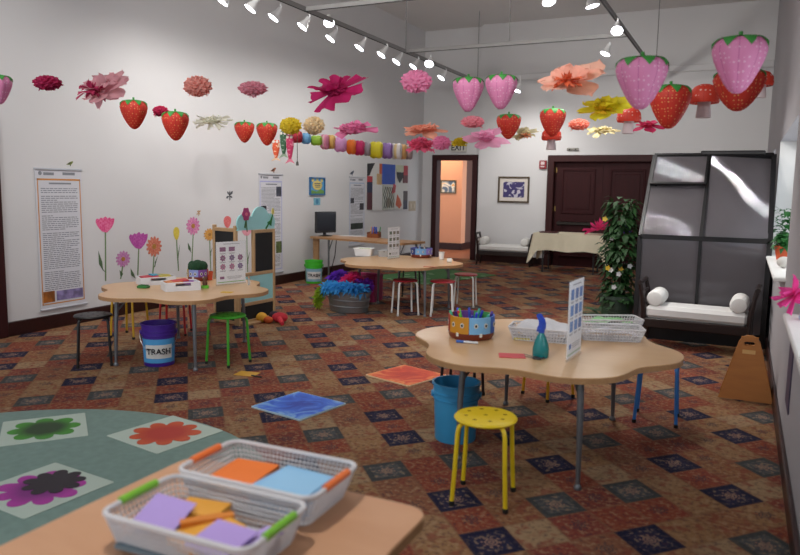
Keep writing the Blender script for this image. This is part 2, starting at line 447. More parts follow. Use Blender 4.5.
for k, (a, b_, z0, z1) in enumerate(WIN):
    f = MB(); xo = XR + T - .06
    for y in (a + .03, b_ - .03, (a + b_) / 2): f.box((xo, y, (z0 + z1) / 2), (.06, .06, z1 - z0))
    for z in (z0 + .03, z1 - .03, (z0 + z1) / 2): f.box((xo, (a + b_) / 2, z), (.058, b_ - a, .06))
    for y in (a + .005, b_ - .005): f.box((XR + T / 2, y, (z0 + z1) / 2), (T, .012, z1 - z0))
    fo = struct(f.build('window_%d' % (k + 1), M_white))
    MB().box((xo + .015, (a + b_) / 2, (z0 + z1) / 2), (.006, b_ - a - .02, z1 - z0 - .02)).build('pane', M_glass, fo)
    struct(MB().box((XR + T / 2 - .045, (a + b_) / 2, z0 + .012), (T + .07, b_ - a + .04, .03), b=.008).build('trim_%d' % (k + 5), M_white))
pst = MB().box((XR - .004, 4.66, .58), (.006, .3, .52), b=.002).build('wall_banner', mat('4a4058', .6, var=.2, scale=8)); tag(pst, 'narrow dark purple banner low on the window wall between two sills', 'banner')

# ---------------------------------------------------------------- world and lights
W = bpy.data.worlds.new('daylight'); SC.world = W; W.use_nodes = True
bg = W.node_tree.nodes['Background']; bg.inputs[0].default_value = (.88, .94, 1.0, 1)
wt = W.node_tree; tcn = wt.nodes.new('ShaderNodeTexCoord'); sxx = wt.nodes.new('ShaderNodeSeparateXYZ'); wt.links.new(tcn.outputs['Generated'], sxx.inputs[0])
mr = wt.nodes.new('ShaderNodeMapRange'); wt.links.new(sxx.outputs[0], mr.inputs[0])   # the sky is open on the window side
for i_, v_ in ((1, .1), (2, .8), (3, WORLD_S), (4, WORLD_W)): mr.inputs[i_].default_value = v_
wt.links.new(mr.outputs[0], bg.inputs[1])
def spot(loc, aim, power, size=95, blend=.9, col=(1, .965, .92), rad=.05):
    l = bpy.data.lights.new('lamp_or_fill_light', 'SPOT'); l.energy = power; l.spot_size = math.radians(size); l.spot_blend = blend; l.color = col; l.shadow_soft_size = rad
    o = bpy.data.objects.new('lamp_or_fill_light', l); COL.objects.link(o); o.location = loc
    o.rotation_euler = (Vector(aim) - Vector(loc)).to_track_quat('-Z', 'Y').to_euler(); return o
# track rails hung from the ceiling
ZT = 3.7
XT = fl(405, 51, ZT).x; XT2 = fl(632, 40, ZT).x
M_rail = mat('8e8d8c', .5, .2, var=.03)
M_can = mat('dcdcdc', .4, var=.02)
M_lens = glow('f4f6ff', LENS)
def track(name, label, p0, p1, rods):
    t = thing(name, label, 'track', (0, 0, 0))
    MB().box(((p0[0] + p1[0]) / 2, (p0[1] + p1[1]) / 2, ZT), (max(.035, abs(p1[0] - p0[0])), max(.035, abs(p1[1] - p0[1])), .05)).build('rail', M_rail, t)
    dx, dy = p1[0] - p0[0], p1[1] - p0[1]
    g = MB(); g.box(((p0[0] + p1[0]) / 2, (p0[1] + p1[1]) / 2, ZT - .028), (max(.012, abs(dx)), max(.012, abs(dy)), .008)); g.build('conductor_slot', M_dark, t)
    for (x, y) in rods: MB().tube([(x, y, ZT + .025), (x, y, ZC)], .008, 8).build('suspension_rod', M_rail, t)
    return t
ye = fl(474, 82, ZT).y
yb1 = fl(388, 0, ZT).y; yb2 = fl(410, 51, ZT).y
track('light_track', 'long grey ceiling track running beside the poster wall', (XT, 1.0), (XT, ye), [(XT, ye - .05), (XT, yb2), (XT, yb1 - .5), (XT, 4.0)])
track('light_track', 'grey ceiling track running nearer the windows', (XT2, 1.0), (XT2, ye), [(XT2, ye - .05), (XT2, 7.2)])
track('cross_track', 'grey crossbar track near the ceiling, closer to the camera of the two', (XT + .02, yb1), (XT2 - .02, yb1), [((XT + XT2) / 2, yb1)])
track('cross_track', 'grey crossbar track in front of the hall doorway wall', (XT + .02, yb2), (XT2 - .02, yb2), [((XT + XT2) / 2, yb2)])
LAMPS = [ # px, py, direction of the beam, radius in px, label
 (222, 2, (-.42, -.42, -.8), 'white track spotlight at the near end of the visible row'), (250, 9, (-.42, -.42, -.8), 'second white track spotlight of the row along the poster wall'),
 (273, 18, (-.42, -.42, -.8), 'third white track spotlight of the row along the poster wall'), (302, 27, (-.42, -.42, -.8), 'white track spotlight just before the paired lamps'),
 (330, 39, (-.42, -.42, -.8), 'lower of the paired white track spotlights'), (329, 23, (.35, -.55, -.75), 'upper of the paired white track spotlights, turned to the room'),
 (359, 48, (-.42, -.42, -.8), 'white track spotlight after the paired lamps'), (381, 55, (-.42, -.42, -.8), 'white track spotlight two after the paired lamps'),
 (396, 62, (-.42, -.42, -.8), 'white track spotlight above the pink tissue puff'), (413, 67, (-.42, -.42, -.8), 'white track spotlight just below the crossbar'),
 (429, 64, (.1, -.65, -.7), 'bright white spotlight under the crossbar, turned to the room'), (441, 78, (-.42, -.42, -.8), 'last white track spotlight near the pink strawberries'),
 (517, 91, (-.25, -.3, -.9), 'tiny white spotlight right of the pair of pink strawberries'), (549, 2, (.3, -.3, -.9), 'white spotlight hanging at the top edge above the coral flower'),
 (617, 31, (.1, -.65, -.75), 'large bright spotlight on the track near the windows'), (605, 54, (-.3, -.25, -.9), 'white spotlight under the track above the yellow flower')]
for yy in (6.9, 7.4, 7.9): LAMPS.append((None, yy, (.25, .0, -1), 'added spotlight above the greenhouse, out of view, for streaks on its sheets'))  # unseen lamps added to draw light streaks on the greenhouse sheets
for k, (px, py, dr_, lab) in enumerate(LAMPS):
    zt = ZT - .19
    if px is None: px, (py_) = 700, py
    if py == 23: zt = ZT - .03
    p = fl(px, py, zt) if px != 700 else Vector((XT2, py, zt))
    if px == 700: lab = 'added white spotlight above the greenhouse, out of view, for streaks on its sheets'
    if (px, py) == (517, 91): p = fl(px, py, ZT - .3)
    t = thing('track_spotlight', lab, 'lamp', p, 0, 'track spotlights')
    d = Vector(dr_).normalized(); q = d.to_track_quat('-Z', 'Y').to_matrix().to_4x4()
    MB().at(q).lathe([(.018, .15), (.03, .145), (.034, .09), (.05, .06), (.074, 0), (.07, 0), (.045, .045)], 20).build('lamp_can', M_can, t)
    MB().at(q).lathe([(.0001, -.006), (.04, -.003), (.069, .003), (.067, .01)], 20).build('lens', M_lens, t)
    top = Vector(p) + (q @ Vector((0, 0, .15)))
    rx = XT if px < 500 else XT2 if px > 560 else p.x
    cl = min(ZT - .02, max(top.z + .05, ZT - .02))
    MB().tube([(q @ Vector((0, 0, .14))), (q @ Vector((0, 0, .17))), Vector((top.x - p.x, top.y - p.y, max(ZT - .02, top.z + .01) - p.z))], .01, 8).build('arm', M_can, t)
    if px < 500 and k not in (5, 10): spot(p + d * .06, (XL + .0, p.y, 1.7) if True else 0, P_WALL, 110)
    elif px == 549 or px == 605 or px == 517: spot(p + d * .06, (p.x, YB, 1.6), P_BACK, 100)
    else: spot(p + d * .06, p + d, P_ROOM, 110)
# the same rows of lamps carry on over the near half, outside the frame; table and forward spots are added
for y in (2.0, 3.4, 4.8): spot((XT, y, ZT - .2), (XL, y, 1.7), P_WALL, 110)
for y in (1.2, 3.0, 5.0): spot((XT2, y, ZT - .2), (XT2 - .6, y + .4, 0), P_NEAR, 120)
spot((XT2, 1.4, ZT - .2), (-1.35, 1.45, .6), P_TABLE, 62)  # added spot that brightens the table with the card baskets
for y in (3.0, 6.0, 9.0): spot((XT, y, ZT - .2), (XT + 1.2, y, 0), P_NEAR, 120)
for x, y in ((XT, 1.6), (XT2, .8), (XT, 4.2), (XT2, 3.4)): spot((x, y, ZT - .2), (x + (.5 if x == XT else -.7), y + 7.5, 1.7), P_FILL, 100, rad=.12)  # added frontal fill aimed down the room, no fixtures behind it
hl = bpy.data.lights.new('hall_light', 'POINT'); hl.energy = P_HALL; hl.color = (1, .78, .55); hl.shadow_soft_size = .15
ho = bpy.data.objects.new('hall_light', hl); COL.objects.link(ho); ho.location = (hx - .55, 16.4, 2.7)
# ---------------------------------------------------------------- tables and stools
M_top = wood('d8b48a', 'caa276', 3, .3, (1, 3, 1))
M_edge = wood('b48a60', '96704c', 5, .45)
M_leg = mat('77797d', .38, .6, var=.05)
TOPZ = .62
def flower_outline(r, amp, n=96):
    out = []
    for k in range(n):
        a = 2 * PI * k / n; c = math.cos(6 * a); q = r + amp * (1 - ((1 - c) / 2) ** 1.5 * 2)
        out.append((q * math.cos(a), q * math.sin(a)))
    return out
def flower_table(loc, rz, label, legs=((.38, .60), (-.38, .60), (-.34, -.58), (.37, -.68)), r=.775, lrot=0.0, amp=.055):
    t = thing('flower_table', label, 'table', (loc[0], loc[1], 0), rz, 'flower-shaped tables')
    o = flower_outline(r, amp)
    MB().plate([(x * .997, y * .997) for x, y in o], TOPZ - .004, TOPZ).build('tabletop', M_top, t)
    MB().plate(o, TOPZ - .034, TOPZ - .004).build('edge_band', M_edge, t)
    for x, y in legs:
        x, y = x * math.cos(lrot) - y * math.sin(lrot), x * math.sin(lrot) + y * math.cos(lrot)
        L = MB().tube([(x, y, .02), (x * .985, y * .985, .35), (x * .96, y * .96, TOPZ - .034)], [.012, .017, .019], 12)
        L.lathe([(.0001, 0), (.02, 0), (.022, .012), (.016, .025), (.012, .03)], 12, (x, y, 0))
        L.tube([(x * .96, y * .96, TOPZ - .14), (x * .8, y * .8, TOPZ - .036)], .008, 8)
        L.build('leg', M_leg, t)
    return t
flower_table((-1.085, 4.33), .03, 'flower-shaped wooden table with spray bottle, white baskets and face caddy')
flower_table((-4.63, 5.02), 0.27, 'flower-shaped wooden table by the wall flowers, with paper trays and green stool', lrot=0, r=.728, amp=.065, legs=((.34, .58), (-.38, .58), (-.36, -.58), (.38, -.58)))
flower_table((-4.02, 8.38), 0.12, 'flower-shaped wooden table with three red stools and a white cup', legs=((-.40, .22), (.50, -.52), (.60, .25), (-.58, -.05)))
NT_ = thing('activity_table', 'wooden table with rounded corners holding two baskets of colour cards', 'table', (-1.24, 1.03, 0))
MB().plate(rrect(.92, 1.66, .07), TOPZ - .004, TOPZ).build('tabletop', wood('d0a07c', 'be8c68', 3, .45, (1, 3, 1)), NT_)
MB().plate(rrect(.926, 1.666, .07), TOPZ - .034, TOPZ - .004).build('edge_band', M_edge, NT_)
for x in (-.38, .38):
    for y in (-.74, .74):
        MB().tube([(x, y, 0), (x, y, TOPZ - .034)], [.014, .019], 12).build('leg', M_leg, NT_)

def stool(loc, rz, seat, leg, label, seatname='metal', h=.44, dots=True):
    t = thing('stool', label, 'stool', (loc[0], loc[1], 0), rz, 'round stacking stools')
    ms, ml = mat(seat, .38, var=.03), mat(leg, .35, var=.03)
    s = MB(); s.lathe([(.0001, h), (.135, h), (.152, h - .003), (.16, h - .012), (.156, h - .02), (.15, h - .02), (.146, h - .012), (.0001, h - .012)], 40)
    so = s.build('seat', ms, t)
    for k in range(9 if dots else 0):
        a = 2 * PI * (k + .5) / 8; q_ = .1 if k < 8 else 0
        MB().disc((q_ * math.cos(a), q_ * math.sin(a), h + .0006), .011, n=12).build('seat_hole', mat(('9a7a10' if seat == 'e8c81e' else '202020'), .8), so)
    for k in range(4):
        a = PI / 4 + PI / 2 * k; c, s_ = math.cos(a), math.sin(a); P = []
        for rr, z in ((.19, .012), (.176, .2), (.166, h - .07), (.158, h - .042), (.14, h - .026), (.11, h - .02), (.06, h - .0185)):
            P.append((rr * c, rr * s_, z))
        L = MB().tube(P, .0115, 10)
        lo = L.build('leg', ml, t)
        MB().lathe([(.0001, 0), (.013, 0), (.0145, .006), (.0145, .022), (.012, .024)], 12, (.19 * c, .19 * s_, 0)).build('foot_cap', mat('1c1a16' if leg != 'd8d8d6' else 'b8b8b6', .6), lo)
    return t
Y, K, G, B_, W_ = 'e8c81e', '0f0e10', '3f9a2a', '3a86d8', 'd8d8d6'
stool((-1.105, 3.325), .15, Y, Y, 'bright yellow metal stool with a holed seat in front of the blue bucket')
stool((-1.27, 5.31), -.55, 'e0a81e', 'e0a81e', 'golden yellow stool half hidden behind the table with the spray bottle')
stool((-.455, 5.10), .05, B_, B_, 'blue metal stool tucked under the table next to the wooden floor sign')
stool((-1.83, 4.92), .1, '2a1a1e', '2a1a1e', 'dark-legged stool under the table behind the blue bucket')
stool((-5.04, 4.33), .855, K, K, 'black stool at the table with the purple trash bucket')
stool((-5.66, 5.32), .2, 'c59a1e', 'c59a1e', 'yellow-legged stool between the table and the flower-decorated wall')
stool((-5.36, 5.66), .5, 'b32328', 'b32328', 'red-legged stool behind the purple trash bucket')
stool((-4.05, 4.92), -.1, G, G, 'green metal stool beside the yellow card on the carpet')
s1 = stool((-3.76, 7.98), .75, '8e1f2b', W_, 'red-seated stool with white legs, nearest the metal tub', dots=False)
stool((-3.32, 8.14), .35, '8e1f2b', W_, 'red-seated white-legged stool, middle one of the three', dots=False)
stool((-3.33, 8.98), .2, '8e1f2b', W_, 'red-seated white-legged stool furthest from the metal tub', dots=False)
stool((-4.25, 9.15), .2, K, '2c2c30', 'black-legged stool behind the table with the white cup', dots=False)

# computer table: rectangular, its end against the wall
pl, pr, pb = onx(307, 237, XL + .04), fl(402, 243.3, .74), fl(427, 240, .74)
ct = thing('computer_table', 'long narrow wooden table with a computer monitor against the wall', 'table', (0, 0, 0))
a = Vector((pl.x, pl.y)); b = Vector((pr.x, pr.y)); u = (b - a).normalized(); v = Vector((-u.y, u.x)); DP = .62
Lc = (b - a).length; ang = math.atan2(u.y, u.x)
ct.location = (a.x, a.y, 0); ct.rotation_euler = (0, 0, ang)
CTM = Matrix.Translation((a.x, a.y, 0)) @ Matrix.Rotation(ang, 4, 'Z')
MB().plate(rrect(Lc - .06, DP, .03, cx=Lc / 2 + .03, cy_=DP / 2), .712, .74).build('tabletop', wood('c0956b', 'a97e57', 3, .35, (3, 1, 1)), ct)
MB().plate(rrect(Lc - .055, DP + .005, .03, cx=Lc / 2 + .03, cy_=DP / 2), .706, .732).build('edge_band', M_edge, ct)
MB().box((.12, .10, .353), (.12, .03, .70)).build('side_panel', wood('b38a62', '97714c', 3, .45), ct)
for x, y in ((.42, .09), (Lc - .12, .09), (Lc - .12, DP - .09)):
    MB().tube([(x, y, 0), (x, y, .45), (x, y, .708)], [.014, .016, .02], 10).tube([(x + .0, y, .5), (x + .09, y, .708)], .009, 8).build('leg', M_leg, ct)
# monitor
mp = fl(325.5, 236, .74)
mo = thing('computer_monitor', 'black flat-screen monitor on a stand, screen dark', 'monitor', (mp.x, mp.y, .741), 1.15)
MB().lathe([(.0001, 0), (.13, 0), (.13, .008), (.06, .02), (.02, .024)], 28, sy=.75).build('stand_base', mat('121214', .3), mo)
MB().box((0, .03, .06), (.06, .03, .1), b=.008).build('stand_neck', mat('121214', .3), mo)
MB().box((0, .0, .235), (.42, .05, .36), b=.012).build('housing', mat('17171a', .35), mo)
MB().box((0, -.0262, .245), (.37, .004, .30)).build('screen', mat('2c2f36', .12, var=.02), mo)
pp = fl(352, 236, .742)
tag(MB().box((pp.x, pp.y, .743), (.42, .22, .004), rz=.2).build('paper_sheet', mat('dadada', .6)), 'white paper sheets lying beside the computer monitor', 'paper')
cb = MB().tube([(-6.28, 10.52, .70), (-6.3, 10.5, .4), (-6.4, 10.52, .1), (-6.55, 10.5, .02), (-6.64, 10.4, .3)], .008, 8)
tag(cb.build('power_cable', M_dark), 'black power cable hanging under the computer table', 'cable')

# ---------------------------------------------------------------- table-top goods
def caddy(loc, rz, cols, label, base='7b3420', r=.15, h=.135, parent_cols=None):
    t = thing('face_caddy', label, 'caddy', loc, rz, 'round caddies with monster faces')
    MB().lathe([(.0001, .002), (r * .92, .002), (r * .99, .02), (r, .05), (r * .97, .05), (r * .95, .012), (.0001, .012)], 40).build('bowl', mat(base, .45), t)
    n = len(cols)
    for k, c in enumerate(cols):
        a0, a1 = 2 * PI * k / n + .01, 2 * PI * (k + 1) / n - .01
        p = MB(); m = 6
        p.sheet(lambda q, w_: ((r + (.004 if True else 0)) * math.cos(a0 + (a1 - a0) * q), (r + .004) * math.sin(a0 + (a1 - a0) * q), .045 + (h - .045) * w_), m, 2)
        p.sheet(lambda q, w_: ((r - .006) * math.cos(a1 - (a1 - a0) * q), (r - .006) * math.sin(a1 - (a1 - a0) * q), .045 + (h - .045) * w_), m, 2)
        p.sheet(lambda q, w_: ((r + .004 - .01 * w_) * math.cos(a0 + (a1 - a0) * q), (r + .004 - .01 * w_) * math.sin(a0 + (a1 - a0) * q), h), m, 1)
        po = p.build('face_panel', mat(c, .5), t)
        e = MB(); e.i = 0
        for s_ in (-.22, .22):
            am = (a0 + a1) / 2 + s_ * (a1 - a0); q = Matrix.Translation(((r + .005) * math.cos(am), (r + .005) * math.sin(am), h * .66)) @ Matrix.Rotation(am, 4, 'Z') @ Matrix.Rotation(PI / 2, 4, 'Y')
            e.at(q); e.i = 0; e.lathe([(.013, 0), (.013, .002), (.0001, .003)], 14, sx=1.25); e.i = 1; e.lathe([(.007, .002), (.007, .004), (.0001, .0045)], 12, sx=1.3)
        e.build('eye', [mat('d8d4c8', .5), mat('17151a', .4)], po)
        am = (a0 + a1) / 2; q = Matrix.Rotation(am, 4, 'Z')
        MB().at(q).box((r + .004, 0, .038), (.008, .018, .024), b=.003).build('tooth', mat('e8e2d6', .4), po)
    return t
def marker(M, c, cap, label, grp, L=.13, name='marker'):
    t = thing(name, label, 'marker', M=M, group=grp)
    MB().lathe([(.0001, 0), (.0075, 0), (.008, .004), (.008, L * .66), (.0001, L * .66)], 12).build('barrel', mat(c, .35), t)
    MB().lathe([(.0078, L * .64), (.0088, L * .66), (.0085, L * .97), (.006, L), (.0001, L)], 12).build('cap', mat(cap, .35), t)
    return t
def standing(loc, tilt, az): return Matrix.Translation(loc) @ Matrix.Rotation(az, 4, 'Z') @ Matrix.Rotation(tilt, 4, 'Y')
cp_ = fl(471, 337, TOPZ)
caddy((cp_.x, cp_.y, TOPZ), -2.37, ['c98a1c', '7ab4e0', '2f63c8', '4aa05a', '7a4aa0', 'a8302c'], 'round caddy with orange and light blue faces, full of markers', r=.145, h=.15)
for k, (c, g_) in enumerate([('2338b0', 'blue'), ('3a50d8', 'blue'), ('2338b0', 'blue'), ('35a08a', 'teal'), ('4ab890', 'teal'), ('35a08a', 'teal'), ('2338b0', 'blue'), ('57b83a', 'green'), ('4a2a8a', 'purple'), ('57b83a', 'green'), ('3a50d8', 'blue'), ('2338b0', 'blue'), ('c83030', 'red')]):
    a = 2.4 * k + .3; rr = .03 + .07 * ((k * 37) % 10) / 10
    marker(standing((cp_.x + rr * math.cos(a), cp_.y + rr * math.sin(a), TOPZ + .05), .3 + .12 * (k % 3), a), c, c, '%s marker standing in the caddy with the orange and light blue faces' % g_, 'markers in the big caddy', L=.135)
mk = fl(472, 345.5, TOPZ)
def lying(px, py, rz, z=TOPZ): p = fl(px, py, z); return Matrix.Translation((p.x, p.y, z + .0092)) @ Matrix.Rotation(rz, 4, 'Z') @ Matrix.Rotation(PI / 2, 4, 'Y')
marker(lying(478, 344.5, 3.25), 'd4d4d8', '2d62b8', 'white and blue marker lying in front of the caddy with faces', None, .14)
marker(lying(514, 340, .2), 'd8c82c', 'e0d22c', 'yellow marker lying in front of the white tissue basket', None, .1)
rp = fl(512, 356, TOPZ)
tag(MB().box((rp.x, rp.y, TOPZ + .002), (.15, .11, .003), rz=.35).build('paper_card', mat('c8323c', .6)), 'red paper card lying in front of the spray bottle', 'card')
sc = fl(532, 356.5, TOPZ + .008)
so = thing('scissors', 'small grey scissors lying at the foot of the spray bottle', 'scissors', (sc.x, sc.y, TOPZ), -.35)
for s_ in (-1, 1):
    MB().plate([(-.07, s_ * .012), (.02, s_ * .003 - .006), (.02, s_ * .003 + .006)], .003 + .003 * s_ + .002, .0055 + .003 * s_ + .002).build('blade', M_chrome, so)
    MB().tube([(.045 + .026 * math.cos(q), s_ * .018 + .014 * math.sin(q), .008) for q in [2 * PI * k / 16 for k in range(16)]], .004, 8, closed=True).build('handle', mat('2a2a2e', .5), so)
# spray bottle
bp_ = fl(540.5, 357, TOPZ)
sb = thing('spray_bottle', 'translucent teal spray bottle with a blue trigger head', 'bottle', (bp_.x, bp_.y, TOPZ), 2.6)
n = NT('teal_plastic'); b = n.bsdf(Base_Color=n.mix(n.new('ShaderNodeTexNoise', {'Vector': n.coord(), 'Scale': 4.0}).outputs[0], lin('0f7f86'), lin('2aa0a0')), Roughness=.25); b.inputs['Transmission Weight'].default_value = .35
MB().lathe([(.0001, 0), (.042, 0), (.046, .006), (.047, .05), (.04, .085), (.028, .115), (.018, .135), (.014, .145), (.0001, .145)], 28).build('bottle_body', n.done(b), sb)
MB().lathe([(.016, .143), (.018, .145), (.018, .165), (.012, .172), (.0001, .172)], 20).build('screw_collar', mat('2a50c0', .4), sb)
MB().plate([(-.02, .165), (.016, .165), (.012, .205), (.035, .238), (.022, .25), (-.012, .222), (-.022, .2)], -.012, .012).build('trigger_head', mat('2a4fc4', .35), sb).rotation_euler = (PI / 2, 0, 0)
MB().plate([(.016, .185), (.03, .17), (.034, .145), (.028, .145), (.02, .168), (.012, .176)], -.006, .006).build('trigger', mat('3358cc', .35), sb).rotation_euler = (PI / 2, 0, 0)

# white slotted baskets
def lattice(name, W, D, H, parent, m, taper=.86, nu=(30, 20), nv=6, th=.0035):
    """open wall of a plastic basket: a tapered grid turned to bars"""
    mb = MB(); per = rrect(1, 1, .12, 4)
    def ring(sc, z): return [(x * W * sc, y * D * sc, z) for x, y in rrect(1, 1, .1, 4)]
    pts = []
    N = nu[0] * 2 + nu[1] * 2
    base = rrect(W, D, min(W, D) * .12, 5)
    L = [0]
    for i in range(len(base)): L.append(L[-1] + math.dist(base[i], base[(i + 1) % len(base)]))
    def pos(s_):
        s_ = (s_ % 1) * L[-1]
        for i in range(len(base)):
            if s_ <= L[i + 1]:
                q = (s_ - L[i]) / max(1e-9, L[i + 1] - L[i]); a, b = base[i], base[(i + 1) % len(base)]
                return a[0] + (b[0] - a[0]) * q, a[1] + (b[1] - a[1]) * q
        return base[0]
    def f(u_, v_):
        x, y = pos(u_); k = taper + (1 - taper) * v_; return (x * k, y * k, .004 + (H - .004) * v_)
    mb.smooth = False
    mb.sheet(f, N, nv, closed_u=True)
    o = mb.build(name, m, parent)
    w = o.modifiers.new('bars', 'WIREFRAME'); w.thickness = th; w.use_even_offset = False; w.use_replace = True
    return o
M_bask = mat('e6e4e6', .45, var=.02, trans=.25)
def basket(loc, rz, W, D, H, label, grip=None, near=False, group='white slotted baskets'):
    t = thing('basket', label, 'basket', loc, rz, group)
    lattice('slotted_wall', W, D, H, t, M_bask, nu=(30, 18) if near else (18, 12), nv=7 if near else 4, th=.0072 if near else .0095)
    MB().plate(rrect(W * .86, D * .86, D * .1), .002, .006).build('bottom', M_bask, t)
    r = MB(); o = rrect(W, D, D * .14, 5); r.tube([(x, y, H) for x, y in o], .0075 if near else .006, 8, closed=True)
    r.build('rim', M_bask, t)
    if grip:
        for s_ in (-1, 1):
            MB().tube([(s_ * W / 2, y, H + .003) for y in (-D * .24, -D * .23, D * .23, D * .24)], [.006, .0115, .0115, .006], 12).build('handle_grip', mat(grip, .45), t)
    return t
bz = TOPZ
BK1 = basket((-1.255, 1.705, bz), .03, .475, .285, .098, 'white slotted basket with orange handles, holding orange and light blue cards', 'f0762a', True)
BK2 = basket((-1.23, 1.395, bz), .03, .465, .285, .098, 'white slotted basket with lime green handles, holding mixed cards', '7cc02a', True)
def card(x, y, z, w_, h_, rz, c, label, tilt=(0, 0), grp='colour cards', th=.003):
    o = MB().box((0, 0, 0), (w_, h_, th)).build('colour_card', mat(c, .6, var=.03)); o.location = (x, y, z); o.rotation_euler = (tilt[0], tilt[1], rz)
    return tag(o, label, 'card', grp)
card(-1.36, 1.72, bz + .035, .155, .17, .1, 'f07a2c', 'stack of orange cards in the basket with orange handles', th=.05)
card(-1.165, 1.715, bz + .037, .2, .19, -.06, '8cbfe6', 'stack of light blue cards in the basket with orange handles', th=.055)
card(-1.16, 1.70, bz + .067, .17, .17, .05, '94c6ea', 'top light blue card, turned slightly on its stack', th=.003)
card(-1.375, 1.41, bz + .03, .13, .14, .5, 'a8c8e4', 'light blue card under the lilac one in the basket with green handles', (0, .1), th=.03)
card(-1.345, 1.36, bz + .075, .125, .12, .15, 'b59ade', 'lilac card leaning on the pile next to the light blue one', (.3, .1))
card(-1.30, 1.455, bz + .05, .13, .11, .25, 'eaa63c', 'amber card at the back of the basket with green handles', (-.1, .05), th=.03)
card(-1.235, 1.405, bz + .06, .03, .14, -.75, 'd88026', 'orange card bundle standing on edge in the mixed basket', (.0, .0), th=.02)
card(-1.2, 1.36, bz + .05, .14, .16, -.35, 'eaa83a', 'amber card under the front lilac card in the mixed basket', (.1, -.05), th=.02)
card(-1.13, 1.335, bz + .066, .135, .13, -.05, 'b59ade', 'front lilac card lying over amber in the mixed basket', (.12, 0))
card(-1.065, 1.38, bz + .055, .09, .13, -.5, 'bca4e2', 'lilac card tucked at the end of the mixed basket by the handle', (.2, -.2))
card(-1.265, 1.36, bz + .02, .3, .2, .1, '6f8490', 'grey blue card at the bottom of the mixed basket', (0, 0), th=.012)
# baskets on the middle table
p1, p2 = fl(443, 341, TOPZ), fl(0, 0, TOPZ)
a = fl(508, 341, TOPZ); b = fl(578, 345, TOPZ)
def bask_from(pxl, pxr, pback, H, label, D=None):
    A, Bq = fl(*pxl, TOPZ), fl(*pxr, TOPZ); u = (Bq - A); L = u.length / .88; rz = math.atan2(u.y, u.x); Dp = D or .24
    c = (A + Bq) / 2 + Vector((-math.sin(rz), math.cos(rz), 0)) * Dp * .43
    return basket((c.x, c.y, TOPZ), rz, L, Dp, H, label), c, rz, L
tb, tc, trz, tl = bask_from((512, 340), (572, 345), None, .085, 'white slotted basket heaped with white tissue beside the spray bottle', .22)
ti = MB(); rnd = random.Random(3)
ti.sheet(lambda u_, v_: ((u_ - .5) * tl * .86, (v_ - .5) * .19, .045 + .085 * math.sin(PI * u_) ** .4 * math.sin(PI * v_) ** .4 + .014 * math.sin(u_ * 17 + v_ * 9) * math.sin(v_ * 11 + 2)), 26, 16)
to = ti.build('tissue_pile', mat('e4e4e8', .7, trans=.2)); to.location = (tc.x, tc.y, TOPZ); to.rotation_euler = (0, 0, trz)
tag(to, 'crumpled white tissue paper heaped in the white basket', 'tissue')
b2, c2, rz2, l2 = bask_from((583, 340.5), (641, 343), None, .08, 'white slotted basket in front, beside the acrylic sign', .2)
b3, c3, rz3, l3 = bask_from((583, 334.5), (638, 335), None, .085, 'white slotted basket behind, with pale green paper inside', .2)
b3.location = c3 + Vector((.0, .09, 0)); c3 = b3.location
gp = MB().sheet(lambda u_, v_: ((u_ - .5) * l3 * .8, (v_ - .5) * .16, .05 + .025 * math.sin(PI * u_) + .01 * math.sin(u_ * 14) * math.cos(v_ * 9)), 18, 10).build('paper_pile', mat('8cc88a', .6, trans=.2))
gp.location = c3; gp.rotation_euler = (0, 0, rz3); tag(gp, 'pale green paper inside the rear white basket', 'paper')
wp = MB().sheet(lambda u_, v_: ((u_ - .5) * l2 * .8, (v_ - .5) * .16, .045 + .012 * math.sin(PI * u_) + .006 * math.sin(u_ * 11) * math.cos(v_ * 9)), 18, 10).build('paper_pile', mat('d6d6e0', .6, trans=.2))
wp.location = c2; wp.rotation_euler = (0, 0, rz2); tag(wp, 'white paper inside the front white basket by the acrylic sign', 'paper')

